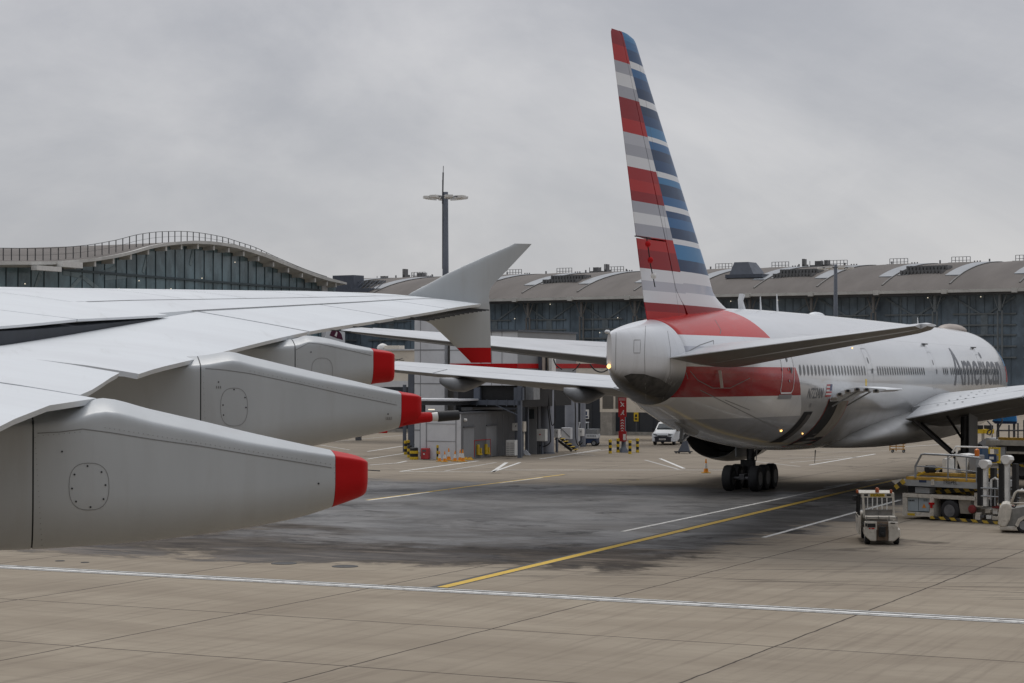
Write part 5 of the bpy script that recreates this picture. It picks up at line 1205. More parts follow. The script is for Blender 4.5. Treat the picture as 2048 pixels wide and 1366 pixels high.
# cones
CW=paint('cone white sleeve',(.60,.59,.56),.5,var=.1)
def cone(px,py,h,lab,grp='traffic cones at the shed corner'):
    p=G(px,py); e=empty('traffic_cone',(p.x,p.y,0),random.uniform(-.4,.4),lab,'traffic cone',grp); b=h*.3
    mb=MB(); mb.box(-b,b,-b,b,0,.05); mb.build('base',BASEO,e,bevel=.02); r=lambda t:b*.62*(1-t)+.025*t
    for t0,t1,m in ((.06,.32,ORG),(.32,.68,CW),(.68,.98,ORG)):
        mb=MB(); mb.lathe([(h*t0+.001,r(t0)),(h*t1-.001,r(t1))],(0,0,0),(0,0,1),20); mb.build('orange_band' if m is ORG else 'white_sleeve',m,e,auto=R(40))
    return e
BASEO=paint('worn cone base',(.55,.30,.02),.6,var=.25,scale=4,dirtamt=.3)
cone(879,923,.72,'traffic cone furthest left of the group at the shed corner'); cone(889.5,924,.74,'traffic cone with a clean white sleeve, second from left'); cone(897.5,921,.86,'tallest faded traffic cone standing behind the second one'); cone(910,923,.74,'traffic cone standing alone between the two clusters'); cone(920.5,922,.80,'traffic cone behind the rightmost one at the shed corner'); cone(925.5,923.5,.84,'rightmost upright traffic cone at the shed corner')
cone(1412,946,.86,'single orange cone standing under the airliner tail',None)
for px,lab in ((931,'yellow cone foot without its cone, left of two'),(940,'yellow cone foot without its cone, right of two')):
    p=G(px,920); mb=MB(); mb.lathe([(0,.26),(.05,.25),(.12,.14),(.2,.12)],p,(0,0,1),16); tag(mb.build('cone_foot',BASEO),lab,'cone foot','cone feet by the shed')
# ================================================================== vehicles and loose equipment
def wheel2(parent,c,r,w_,ax=(0,1,0),rim=None,nm='wheel'):
    mb=MB(); mb.lathe([(-w_/2,r*.58),(-w_/2,r*.85),(-w_*.40,r*.97),(-w_*.25,r),(w_*.25,r),(w_*.40,r*.97),(w_/2,r*.85),(w_/2,r*.58)],c,ax,28); t=mb.build(nm,TYRE,parent,auto=R(40))
    mb=MB(); mb.lathe([(-w_/2-.003,r*.58),(-w_*.38,r*.5),(-w_*.38,r*.2),(-w_/2-.01,r*.16),(-w_/2-.01,.01),(w_/2+.01,.01),(w_/2+.01,r*.16),(w_*.38,r*.2),(w_*.38,r*.5),(w_/2+.003,r*.58)],c,ax,20); mb.build('rim',rim or GALV,t,auto=R(40)); return t
STRIPE=None
def stripe_mat(name,ang=45,per=.35):
    m,nt,b=new_mat(name); n=N(nt); r=n.map(n.obj(),(1,1,1),rot=(0,R(ang),0)); f=n.m('GREATER_THAN',n.m('FRACT',n.m('DIVIDE',n.sep(r)[0],per)),.5)
    d=n.noise(n.obj(),3,5,.7); n.put(b.inputs['Base Color'],n.mix(n.m('MULTIPLY',n.smooth(d,.45,.7),.4),n.mix(f,(.50,.33,.03),(.02,.02,.02)),(.2,.17,.13))); b.inputs['Roughness'].default_value=.6; return m
STRIPE=stripe_mat('yellow and black hazard stripes')
# ---- white van
fv=Fr(1303,166,R(-17)); V=fv.empty('white_van','small white panel van with a dark bumper parked by the dark doors','van')
Wd=1.82
prof=[(0,.30),(-.02,.55),(.03,.82),(.12,.95),(.95,1.16),(1.05,1.20),(1.75,1.74),(2.0,1.84),(3.2,1.88),(4.15,1.82),(4.35,1.6),(4.4,.35)]
mb=MB(); secs=[]
for x,k in ((0,.90),(.06,.97),(.22,1.0),(Wd/2,1.01),(Wd-.22,1.0),(Wd-.06,.97),(Wd,.90)):
    inset=abs(x-Wd/2)/(Wd/2)
    sec=[]
    for y,z in prof:
        zz=.3+(z-.3)*(k if z>.9 else 1); xx=x
        if z>1.2: xx=Wd/2+(x-Wd/2)*(.90 if z>1.5 else .95)
        yy=y+(.14*(inset**3) if y<.2 else 0); sec.append((xx,yy,zz))
    secs.append(sec)
mb.loft(secs); mb.build('body',WHITE,V,auto=R(32))
mb=MB(); mb.loft([[(Wd*.07,.16,.28),(Wd*.07,.10,.66),(Wd*.07,.3,.66),(Wd*.07,.3,.28)],[(Wd*.2,-.05,.26),(Wd*.2,-.06,.70),(Wd*.2,.2,.70),(Wd*.2,.2,.26)],[(Wd*.8,-.05,.26),(Wd*.8,-.06,.70),(Wd*.8,.2,.70),(Wd*.8,.2,.26)],[(Wd*.93,.16,.28),(Wd*.93,.10,.66),(Wd*.93,.3,.66),(Wd*.93,.3,.28)]]); bp=mb.build('bumper',paint('dark bumper plastic',(.018,.020,.03),.5,var=.1),V)
mb=MB(); mb.box(Wd/2-.27,Wd/2+.27,-.085,-.06,.42,.54); pl=mb.build('number_plate',PLASW,V); 
mb=MB(); 
for i in range(7): mb.box(Wd/2-.22+i*.062,Wd/2-.185+i*.062,-.09,-.085,.445,.515)
mb.build('plate_characters',BLACK,pl)
mb=MB(); 
def wsp(u,v,off=-.012): # windshield coordinate
    y=1.07+.66*v+off*.6; z=1.215*1+.515*v; x=Wd/2+(u-.5)*(1.52-.16*v); return (x,y-.01,z+.012-.05*abs(u-.5)**2*4*.6)
mb.add([wsp(u,v) for v in (.04,.96) for u in (0,.25,.5,.75,1)],[(i,i+1,6+i,5+i) for i in range(4)]); mb.build('windscreen',CARGL,V)
for sx in (0,1):
    mb=MB(); x0=Wd*.05 if sx==0 else Wd*.75; x1=Wd*.25 if sx==0 else Wd*.95
    y0,y1=(.16,.02) if sx==0 else (.02,.16); mb.add([(x0,y0-.03,.80),(x1,y1-.03,.76),(x1,y1,.86),(x0,y0+.04,.94)],[(0,1,2,3)]) ; o=mb.build('headlight',paint('headlight glass',(.08,.085,.09),.1,var=0),V); md=o.modifiers.new('s','SOLIDIFY'); md.thickness=.02
mb=MB(); mb.box(Wd*.28,Wd*.72,-.035,.05,.74,.80); mb.build('grille_bar',BLACK,V)
mb=MB(); mb.add([(Wd+.002,1.15,1.15),(Wd+.002,2.15,1.18),(Wd-.07,2.1,1.66),(Wd-.06,1.70,1.62)],[(0,1,2,3)]); o=mb.build('side_window',CARGL,V); md=o.modifiers.new('s','SOLIDIFY'); md.thickness=.02; md.offset=1
mb=MB(); mb.box(Wd+.0,Wd+.2,1.15,1.28,1.1,1.36); mb.build('mirror',BLACK,V); mb=MB(); mb.box(-.2,0,1.15,1.28,1.1,1.36); mb.build('mirror',BLACK,V)
for x in (.12,Wd-.12):
    for y in (.75,3.5): wheel2(V,(x,y,.32),.32,.22,(1,0,0))
mb=MB()
for i in range(5): mb.bar((Wd+.012,2.3+.3*i,.75+.05*i),(Wd+.012,2.7+.3*i,1.12+.05*i),.05,.03)
mb.bar((Wd+.01,2.2,.62),(Wd+.01,4.1,.78),.05,.03); mb.build('side_graphic',GREYM,V)
# ---- pickup
fp=Fr(1156,164,R(-12)); P_=fp.empty('small_pickup','small white flatbed utility truck with a dark blue lower body beside the slim column','truck')
mb=MB(); mb.loft([[(0,0,.35),(0,0,1.05),(0,1.4,1.05),(0,1.4,.35)],[(.5,0,.35),(.5,0,1.15),(.5,1.4,1.15),(.5,1.4,.35)]]); mb.build('cab_base',WHITE,P_)
mb=MB(); 
for x,y in ((.0,.03),(.58,.03),(.0,1.37),(.58,1.37)): mb.bar((x,y,1.05),(x+(.12 if x==0 else 0),y,1.85),.07)
mb.box(.05,.66,0,1.4,1.82,1.9); mb.build('cab_frame',WHITE,P_); mb=MB(); mb.box(.04,.05,.08,1.32,1.1,1.8); mb.box(.55,.56,.08,1.32,1.1,1.8); mb.build('cab_glass',CARGL,P_)
mb=MB(); mb.box(.62,1.55,.0,1.4,.62,.68); mb.box(.62,1.55,-.02,.02,.68,.95); mb.box(.62,1.55,1.38,1.42,.68,.95); mb.box(1.52,1.56,0,1.4,.68,.95); mb.build('flatbed',WHITE,P_)
mb=MB(); mb.box(.64,1.54,-.01,1.41,.95,1.35); mb.build('load_sides',GALV,P_)
mb=MB(); mb.box(.02,1.5,.05,1.35,.22,.61); mb.build('lower_body',DBLUE,P_,bevel=.03)
mb=MB(); 
for i in range(6): mb.box(.70+i*.13,.79+i*.13,-.03,-.02,.75,.88)
mb.build('side_lettering',GREYM,P_)
for x in (.28,1.28):
    for y in (.06,1.34): wheel2(P_,(x,y,.24),.24,.18,(0,1,0))
# ---- baggage tractor (seen from behind)
ft=Fr(1728,73.2,R(-7)); T=ft.empty('baggage_tractor','scruffy cream baggage tractor seen from behind with a barred rear window and orange beacons','tractor')
def q(px,py,off=0): return ft.at(px,py,off)
def qb(x0,x1,y0,y1,d0,d1,name,m,par=T,bevel=0):
    a,zt=q(x0,y0,d0); b,_=q(x1,y0,d0); _,zb=q(x0,y1,d0); mb=MB(); mb.box(a,b,d0,d1,max(zb,.05),zt); return mb.build(name,m,par,bevel=bevel)
mb=MB(); 
a,_=q(1729,1060); b,_=q(1753,1060); c_,_=q(1777,1060); d_,_=q(1801,1060)
def fend(x0,x1,out): # rear quarter with chamfered lower outer corner
    z1=q(1740,1058)[1]; P=[(x0,.33 if out<0 else .16),(x0,z1),(x1,z1),(x1,.16 if out<0 else .33)]
    if out<0: P=[(x0,.34),(x0,z1),(x1,z1),(x1,.14),(x0+.22,.14)]
    else: P=[(x0,.14),(x0,z1),(x1,z1),(x1,.34),(x1-.22,.14)]
    mb=MB(); mb.prism(P,lambda u,v,t:(u,t,v),0,1.0); return mb.build('rear_fender',DIRTYW,T,bevel=.035)
fend(a,b,-1); fend(c_,d_,1)
mb=MB(); mb.box(b+.002,c_-.002,.14,1.0,.16,q(1765,1044)[1]); mb.build('recess_panel',paint('rust stained recess',(.22,.16,.115),.7,var=.3,scale=4,dirtamt=.6,dirt=(.05,.03,.02)),T)
mb=MB(); x=(b+c_)/2; mb.box(x-.13,x+.11,-.06,.14,.30,.62); mb.box(x-.05,x+.05,-.2,-.06,.36,.46); mb.box(x-.12,x+.12,-.07,.1,.62,.66); mb.build('tow_hitch',BLACK,T,bevel=.01)
mb=MB(); 
for i in range(3): mb.bar((b+.03+.12*i,.05,.68+.03*i),(b+.20+.1*i,.08,.78-.04*i),.03)
mb.build('hitch_linkage',BRACE,T)
o=qb(1730,1754,1044,1059,-.0,.5,'light_box',DIRTYW); 
for x0,x1,y0,y1 in ((1735,1751,1047,1054.5),(1730.5,1734,1046.5,1053),(1738,1741,1056,1058),(1743,1749,1056,1058)): qb(x0,x1,y0,y1,-.02,0,'lamp_recess',BLACK if y0<1050 else RED,o)
o=qb(1776.5,1796,1044,1061,-.0,.5,'battery_box',DIRTYW,bevel=.02); a1,z1=q(1781,1045); b1,z0=q(1790,1047.5); mb=MB(); mb.box(a1,b1,-.012,0,z0,z1); mb.build('number_mark',BLACK,o)
def text3(txt,loc,size,m,par,name='lettering',rot=(math.pi/2,0,0)):
    cu=bpy.data.curves.new(name,'FONT'); cu.body=txt; cu.size=size; cu.align_x='CENTER'; cu.align_y='CENTER'; cu.extrude=.002
    to=bpy.data.objects.new('tmp_text',cu); COL.objects.link(to); me=bpy.data.meshes.new_from_object(to.evaluated_get(bpy.context.evaluated_depsgraph_get())); bpy.data.objects.remove(to); bpy.data.curves.remove(cu)
    me.materials.clear(); me.materials.append(m); o=bpy.data.objects.new(name,me); COL.objects.link(o); o.parent=par; o.location=loc; o.rotation_euler=rot; return o
# deck and rear frame 1.5 m further forward
D=1.35
qb(1731,1792,1034,1038,.35,2.6,'deck',DIRTYW); 
mb=MB()
for px in (1733,1757,1778,1794): x,z=q(px,1043,.25); mb.bar((x,.25,z-.05),(x,.25,z+.18),.035)
x0,z=q(1733,1035,.25); x1,_=q(1794,1035,.25); mb.bar((x0,.25,z),(x1,.25,z),.035); mb.bar((x0,.25,z-.12),(x1,.25,z-.12),.03)
mb.build('deck_rail',paint('greasy grey rail',(.16,.15,.14),.5,var=.2,scale=5),T)
mb=MB()
for p0,p1 in ((1725.5,1728.5),(1786,1788)): a_,zt_=q(p0,986,D); b__,zb_=q(p1,1035,D); mb.bar((a_,D,zt_),(b__,D,zb_),.11,.08)
mb.build('rear_post',DIRTYW,T)
o=qb(1722,1788.5,985.5,995,D-.03,D+.06,'header_bar',DIRTYW,bevel=.01)
a_,z1=q(1740.5,987.3,D); b__,z0=q(1769,993.3,D); mb=MB(); mb.box(a_,b__,D-.045,D-.032,z0,z1); pl=mb.build('number_plate',YEL,T); text3('MCA006',((a_+b__)/2,D-.05,(z0+z1)/2),.125,BLACK,pl,'plate_lettering')
for p0,p1 in ((1726.5,1736),(1773.5,1782)): qb(p0,p1,988.3,992,D-.045,D-.03,'header_slot',BLACK,o)
mb=MB()
for px in (1735.2,1745,1754.3,1764,1773.8): x,z1=q(px,995,D); _,z0=q(px,1020,D); mb.box(x-.018,x+.018,D-.02,D+.02,z0,z1)
mb.build('window_bars',PLASW,T)
mb=MB(); a_,z1=q(1729,1020,D); b__,z0=q(1785,1033,D); mb.box(a_,b__,D,D+.05,z0,z1); mb.build('seat_back',paint('grey beige seat',(.25,.235,.215),.6,var=.2,scale=3),T,bevel=.015)
mb=MB(); mb.bar((a_,D-.02,z1),(b__,D-.02,z1),.04); mb.bar(((a_+b__)/2,D-.02,z0),((a_+b__)/2,D-.02,z1),.035); mb.build('seat_rail',paint('greasy grey rail',(.16,.15,.14)),T)
for px,py,m,r in ((1754.3,984,ORG,.075),(1714.5,985,ORG,.05),(1782,985,ORG,.05)):
    x,z=q(px,py,D); mb=MB(); mb.lathe([(-.02,r*.9),(.02,r),(r*1.6,r*.95),(r*2.1,r*.6),(r*2.2,.01)],(x,D,z),(0,0,1),14); mb.build('beacon',paint('amber beacon',(.40,.09,.02),.3,var=.1),T,smooth=True)
# roof, side frame and cab on the left
xl,_=q(1716,1000,D); xr,_=q(1788,1000,D); zr0=q(1740,985.5,D)[1]
mb=MB(); mb.box(xl+.05,xr,D+.06,3.2,zr0-.06,zr0-.01); mb.build('roof',DIRTYW,T,bevel=.015)
mb=MB(); 
for y in (D+.1,2.2,3.15): mb.bar((xl+.03,y,.55),(xl+.06,y,zr0-.03),.05,.07)
mb.bar((xl+.02,D,.9),(xl+.02,3.2,.9),.05); mb.build('cab_side_frame',BLACK,T)
mb=MB(); mb.box(xl,xl+.06,.9,3.3,.30,.95); mb.build('side_panel',DIRTYW,T)
mb=MB(); mb.box(a+.05,d_-.05,.5,3.5,.28,.62); mb.build('chassis',BRACE,T)
mb=MB(); mb.box(a+.02,d_-.05,2.7,3.9,.35,.95); mb.build('bonnet',DIRTYW,T,bevel=.05)
x,z=q(1709.5,996,D); mb=MB(); mb.box(x-.06,x+.06,D-.02,D+.06,z-.09,z+.09); mb.bar((x,D,z+.06),(xl+.06,D+.02,z+.14),.025); mb.build('mirror',BLACK,T,bevel=.02)
for x in (a+.12,d_-.12):
    for y in (.48,3.1): wheel2(T,(x,y,.25),.25,.2,(1,0,0))
# ---- cargo high loader
fl=Fr(1805,85.9,R(-44)); L=fl.empty('cargo_loader','big cream cargo high loader with hazard striped scissor arms under the airliner wing','cargo loader')
def lb(x0,x1,y0,y1,d0,d1,name,m,par=None,bevel=0,src=fl):
    a,zt=src.at(x0,y0,d0); b,_=src.at(x1,y0,d0); _,zb=src.at(x0,y1,d0); mb=MB(); mb.box(a,b,d0,d1,max(zb,.04),zt); return mb.build(name,m,par or L,bevel=bevel)
def lp(px,py,d=0): s_,z=fl.at(px,py,d); return (s_,d,z)
lb(1805,1950,986,993.5,0,2.6,'chassis_beam',DIRTYW); lb(1805,1814,993.6,1031,.02,2.6,'corner_post',DIRTYW); lb(1859,1867,993.6,1036,-.05,.5,'corner_post',DIRTYW)
lb(1814.2,1859,1023,1031,.03,2.5,'sill',DIRTYW); PB=paint('pale blue cabinet door',(.36,.41,.44),.45,var=.08)
o=lb(1814.2,1858.8,993.7,1022.8,.12,2.5,'cabinet',PB)
for x0,x1 in ((1815,1836.5),(1837.5,1858)): lb(x0,x1,995,1021.5,.09,.118,'cabinet_door',PB,o)
lb(1836.6,1837.2,995,1021,.10,.118,'door_gap',BLACK,o); lb(1815,1859,1021.6,1022.6,.06,.1,'door_rail',BLACK,o)
P0=lp(1848,1010,.08); mb=MB(); mb.add([(P0[0]-.1,.083,P0[2]-.12),(P0[0]+.1,.083,P0[2]-.12),(P0[0],.083,P0[2]+.06)],[(0,1,2)]); mb.build('warning_triangle',ORG,o)
P0=lp(1851,1001,.08); text3('610',(P0[0],.084,P0[2]),.13,BLACK,o,'fleet_number'); 
for i in range(4): P0=lp(1818+i*3.2,1001,.08); mb=MB(); mb.box(P0[0]-.025,P0[0]+.025,.08,.088,P0[2]-.03,P0[2]+.03); mb.build('stencil',BLACK,o)
lb(1815,1829,1026,1030.5,.0,.028,'yellow_label',YEL,o); lb(1857,1866,1005,1009,-.12,.0,'red_bracket',RED); lb(1860,1864,1009.2,1016,-.1,.0,'red_bracket',RED)
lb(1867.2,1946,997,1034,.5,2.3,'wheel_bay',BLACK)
P0=lp(1902,1021,.12); wheel2(L,(P0[0],.16,.44),.44,.34,(0,1,0),paint('grey truck rim',(.13,.13,.135),.5,var=.25,scale=4)); wheel2(L,(P0[0],2.3,.44),.44,.34,(0,1,0))
mb=MB(); A0=lp(1916,996,.05);A1=lp(1946,996,.05); mb.prism([(A0[0],A0[2]),(A1[0]-.1,A1[2]),(A1[0]-.1,.35),(A1[0]-.6,.35)],lambda u,v,t:(u,t,v),.06,.3); mb.build('splash_panel',paint('grime beige panel',(.24,.215,.18),.6,var=.25,scale=3,dirtamt=.3),L)
mb=MB(); mb.bar(lp(1861,1034.5,-.1),lp(1996,1046,-.1),.06,.11); mb.build('guard_rail',STRIPE,L)
mb=MB(); mb.bar(lp(1935,1041,-.08),lp(2040,1049,-.08),.08,.08); mb.build('lower_beam',DIRTYW,L)
MECH=paint('grimy mechanism',(.28,.255,.22),.6,var=.4,scale=5,dirtamt=.7,dirt=(.03,.028,.025))
lb(1946,2060,1016,1043,.25,2.4,'front_body',MECH)
for x0,x1,y0,y1,m in ((1948,1962,985,1014,DIRTYW),(1970,1980,1018,1026,DIRTYW),(1985,1995,1017,1028,PLASW),(1972,1982,1030,1038,PLASW),(1960,1968,1030,1036,BRACE),(1984,1996,1032,1040,DIRTYW),(1950,1960,1025,1040,DIRTYW)): lb(x0,x1,y0,y1,.05,.24,'equipment_cover',m,bevel=.02)
lb(1984,2012,1011,1016,-.05,.6,'red_step',paint('dark red step',(.20,.02,.02),.6,var=.2),None); P0=lp(1947,1018,.1); mb=MB(); mb.lathe([(0,.17),(.1,.17),(.12,.1)],(P0[0],.06,P0[2]),(0,-1,0),16); mb.build('red_cap',paint('dark red step',(.2,.02,.02)),L)
# scissor arms
mb=MB(); mb.bar(lp(1866,985,.5),lp(1960,977,.5),.1,.17); mb.bar(lp(1866,978,.75),lp(1960,987,.75),.1,.17); mb.bar(lp(1866,985,2.2),lp(1960,977,2.2),.1,.17); mb.build('scissor_arm',STRIPE,L)
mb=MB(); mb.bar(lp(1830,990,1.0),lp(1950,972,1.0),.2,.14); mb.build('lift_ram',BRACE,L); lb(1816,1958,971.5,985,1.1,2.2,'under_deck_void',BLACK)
lb(1830,1859,974,985.8,.02,.5,'control_cabinet',paint('grey cabinet',(.30,.31,.315),.5,var=.1),bevel=.01)
# platform
lb(1811,1962,959,971,-.08,2.9,'platform_beam',paint('grey platform side',(.33,.34,.34),.5,var=.12,dirtamt=.25)); o=lb(1862,1868,959,970,-.11,-.083,'beam_plate',DIRTYW)
P0=lp(1900,965,-.1); text3('TREPEL',(P0[0],-.095,P0[2]),.22,BLACK,L,'maker_lettering'); P0=lp(1845,962.5,-.1); mb=MB(); mb.box(P0[0]-.18,P0[0]+.18,-.09,-.082,P0[2]-.05,P0[2]+.05); mb.build('blue_badge',DBLUE,L)
mb=MB(); A0=lp(1811,958,-.05); mb.prism([(A0[0]-.7,A0[2]-.10),(A0[0]-.05,A0[2]+.02),(A0[0],A0[2]-.25),(A0[0]-.45,A0[2]-.28)],lambda u,v,t:(u,t,v),-.05,2.9); mb.build('platform_nose',DIRTYW,L)
lb(1812,1964,953,958.8,-.04,.3,'yellow_edge',paint('faded yellow rail',(.46,.27,.04),.55,var=.25,scale=3,dirtamt=.3)); lb(1835,1996,944,950,.7,1.0,'yellow_rail',paint('faded yellow rail',(.46,.27,.04))); lb(1813,1962,951,953.2,.31,2.8,'deck',BRACE)
mb=MB(); mb.bar(lp(1834,951,.4),lp(1857,941,.4),.08); mb.bar(lp(1862,941,.4),lp(1884,936,.4),.06); mb.build('yellow_guide',YEL,L)
P0=lp(1861,938,.3); mb=MB(); mb.lathe([(-.2,.16),(.2,.16)],(P0[0],.3,P0[2]),(.3,1,0),18); mb.build('rubber_roller',BLACK,L)
mb=MB(); r_=.045
mb.tube([lp(1831,955,-.05),lp(1831,932,-.05),lp(1843,909,-.05),lp(1850,908,-.05),lp(1910,911,-.05),lp(1960,916,-.05)],r_,8); mb.tube([lp(1831,932,-.05),lp(1880,935,-.05),lp(1958,944,-.05)],.028,6)
for p,t_,b_ in ((1896,910,957),(1933,913,961),(1953,915,965)): mb.tube([lp(p,b_,-.05),lp(p,t_,-.05)],.03,6)
mb.build('handrail',GALV,L)
mb=MB()
for pts in ([(1913,943),(1913,893),(1976,895)],[(1913,893),(1905,905)],[(1913,908),(1893,918),(1886,920)]): mb.tube([lp(x,y,1.2) for x,y in pts],.045,6)
mb.build('white_rail',PLASW,L)
mb=MB(); P=[(1885,918),(1893,918),(1893,938),(1911,940),(1911,946),(1885,944)]; mb.prism([(lp(x,y,1.0)[0],lp(x,y,1.0)[2]) for x,y in P],lambda u,v,t:(u,t,v),1.0,1.6); mb.build('operator_seat',PLASW,L)
mb=MB(); P=[(1912,910),(1922,907),(1936,910),(1938,924),(1934,946),(1924,944)]; mb.prism([(lp(x,y,1.05)[0],lp(x,y,1.05)[2]) for x,y in P],lambda u,v,t:(u,t,v),1.0,1.7); mb.build('control_console',PLASW,L,bevel=.02)
lb(1938,1954,910,944,1.0,1.6,'grey_cabinet',GREYM,bevel=.03); P0=lp(1954,906,1.0); mb=MB(); mb.lathe([(0,.1),(.25,.1),(.3,.03)],(P0[0],1.0,P0[2]-.12),(0,0,1),12); mb.build('amber_lamp',paint('amber lens',(.6,.16,.02),.3,var=0),L)
lb(1956,1964,895,925,1.8,2.3,'blue_cylinder',paint('deep blue drum',(.02,.06,.12),.5,var=.2),None)
for hx,hy,px0,px1,pt,pb,d in ((1970.5,928.5,1968,1975,936,1012,-.1),(2014.5,919.5,2011,2018.5,928,1008,-.3)):
    x,_,z=lp(hx,hy,d); hw=(lp(hx+10.5,hy,d)[0]-x); hh=.18; mb=MB(); P=[(x-hw,z),(x-hw*.8,z+hh*.8),(x-hw*.35,z+hh),(x+hw*.35,z+hh),(x+hw*.85,z+hh*.7),(x+hw,z),(x+hw*.35,z-hh),(x-hw*.35,z-hh)]; mb.prism(P,lambda u,v,t:(u,t,v),d-.15,d+.15); h_=mb.build('mast_head',PLASW,L,bevel=.015)
    a_,_,zt_=lp(px0,pt,d); b__,_,_=lp(px1,pt,d); zb_=lp(px0,pb,d)[2]; mb=MB(); mb.box(a_,b__,d-.08,d+.08,zb_,zt_+.05); mb.build('lift_mast',PLASW,L,bevel=.01)
    mb=MB(); mb.box(a_-.32,a_-.12,d,d+.2,zb_,zt_+.02); mb.box(b__+.12,b__+.32,d,d+.2,zb_,zt_+.02); mb.build('mast_guide',BLACK,L)
mb=MB()
for p0,t_,b_ in ((1982,977,1012),(1990,975,1012),(1998,975,1012),(2006,977,1010),(2030,978,1010)): mb.tube([lp(p0,b_,-.2),lp(p0,t_,-.2)],.03,6)
mb.tube([lp(1962,976,-.2),lp(2048,980,-.2)],.03,6); mb.tube([lp(1962,992,-.2),lp(2040,996,-.2)],.028,6); mb.build('access_rail',GALV,L)
mb=MB(); mb.tube([lp(1982,1000,-.1),lp(1983,960,-.1),lp(1990,956,-.1),lp(1997,960,-.1),lp(1998,975,-.1)],.05,8); mb.build('white_hoop',PLASW,L); lb(1990,2007,977,1005,.0,.3,'pale_box',MECH); lb(1972,2022,992,994.5,-.1,.0,'red_bar',paint('dark red step',(.2,.02,.02)))
mb=MB(); A0=lp(1800,967,-.1); mb.bar((A0[0]-.25,-.1,A0[2]-.2),(A0[0]+.2,-.1,A0[2]+.12),.05,.2); mb.build('hazard_buffer',STRIPE,L)
# yellow ladder rack on the loader deck
fy=Fr(1970,92,R(-30)); Y_=fy.empty('yellow_ladder_rack','yellow ladder frame standing behind the white mast heads of the loader','ladder frame'); mb=MB(); zb_=0.0
for px in (1971,1978,1999): x,z1=fy.at(px,895); mb.box(x-.035,x+.035,-.04,.04,0,z1)
mb.build('upright',YEL,Y_)
for py in (896,909,924,938,949): x0,z=fy.at(1970,py); x1,_=fy.at(2001,py); mb=MB(); mb.box(x0,x1,-.03,.03,z-.035,z+.035); mb.build('rung',YEL,Y_)
x,z=fy.at(1984,916); mb=MB(); mb.box(x-.22,x+.22,-.06,-.035,z-.18,z+.18); pn=mb.build('sign_plate',DBLUE,Y_); mb=MB(); mb.box(x-.1,x+.1,-.07,-.06,z-.06,z+.06); mb.build('plate_mark',PLASW,pn)
# ---- open cream tug at the right edge
fq=Fr(1996,78.6,R(-14)); Q_=fq.empty('open_tug','open cream tug with a rounded front shield at the right edge of the apron','tug')
def tq(px,py,d=0): s_,z=fq.at(px,py,d); return (s_,d,z)
P=[(1997,1050),(1996,1032),(1999,1016),(2005,1008),(2013,1006),(2021,1009),(2024,1018),(2020,1040),(2012,1054),(2003,1054)]
mb=MB(); mb.prism([(tq(x,y)[0],tq(x,y)[2]) for x,y in P],lambda u,v,t:(u,t,v),0,1.45); mb.build('front_shield',DIRTYW,Q_,bevel=.05)
mb=MB(); mb.tube([tq(2022,1008,.1),tq(2030,986,.1),tq(2035,982,.1),tq(2075,983,.1)],.045,8); mb.build('windscreen_frame',DIRTYW,Q_,smooth=True); mb=MB(); mb.tube([tq(2022,1008,1.3),tq(2030,986,1.3),tq(2035,982,1.3),tq(2075,983,1.3)],.045,8); mb.build('windscreen_frame',DIRTYW,Q_,smooth=True); mb=MB(); mb.tube([tq(2020,1006,.1),tq(2060,1006,.1)],.03,6); mb.build('dash_rail',DIRTYW,Q_,smooth=True)
P=[(2024,1018),(2048,1014),(2090,1012),(2110,1020),(2110,1050),(2060,1050),(2056,1040),(2046,1036),(2036,1042),(2030,1054),(2012,1055)]
mb=MB(); mb.prism([(tq(x,y)[0],tq(x,y)[2]) for x,y in P],lambda u,v,t:(u,t,v),.12,1.35); mb.build('body',paint('grey tug inner body',(.22,.215,.20),.55,var=.2,scale=3,dirtamt=.3),Q_)
mb=MB(); mb.prism([(tq(x,y)[0],tq(x,y)[2]) for x,y in [(2030,1050),(2036,1038),(2046,1032),(2058,1034),(2090,1034),(2090,1042),(2060,1044),(2048,1038),(2040,1044),(2036,1054)]],lambda u,v,t:(u,t,v),-.03,.2); mb.build('mudguard',DIRTYW,Q_)
mb=MB(); mb.prism([(tq(x,y)[0],tq(x,y)[2]) for x,y in [(1998,1053),(2000,1060),(2034,1060),(2034,1053)]],lambda u,v,t:(u,t,v),.03,1.4); mb.build('skirt',DIRTYW,Q_,bevel=.02)
mb=MB(); mb.tube([tq(2022,1012,.5),tq(2034,1018,.5)],.03,6); c_=tq(2032,1010,.5); mb.tube([(c_[0]+.17*math.cos(t)*.5,.5+.17*math.sin(t),c_[2]+.17*math.cos(t)) for t in [2*math.pi*i/14 for i in range(15)]],.02,6); mb.build('steering_wheel',BLACK,Q_)
mb=MB(); mb.box(tq(2062,1012,.2)[0],tq(2090,1012,.2)[0],.2,1.2,.75,.95); mb.build('seat',BLACK,Q_,bevel=.04)
c_=tq(2048,1056,0); 
for y in (.12,1.3): wheel2(Q_,(c_[0],y,.30),.30,.2,(0,1,0)); wheel2(Q_,(c_[0]+1.9,y,.30),.30,.2,(0,1,0))
mb=MB(); mb.box(tq(2060,1040,0)[0],tq(2060,1040,0)[0]+2.2,.1,1.35,.3,.8); mb.build('rear_deck',DIRTYW,Q_,bevel=.03)
x,_,z=tq(2044,983,.7); mb=MB(); mb.lathe([(0,.05),(.08,.05),(.12,.02)],(x,.7,z),(0,0,1),10); mb.build('beacon',PLASW,Q_)
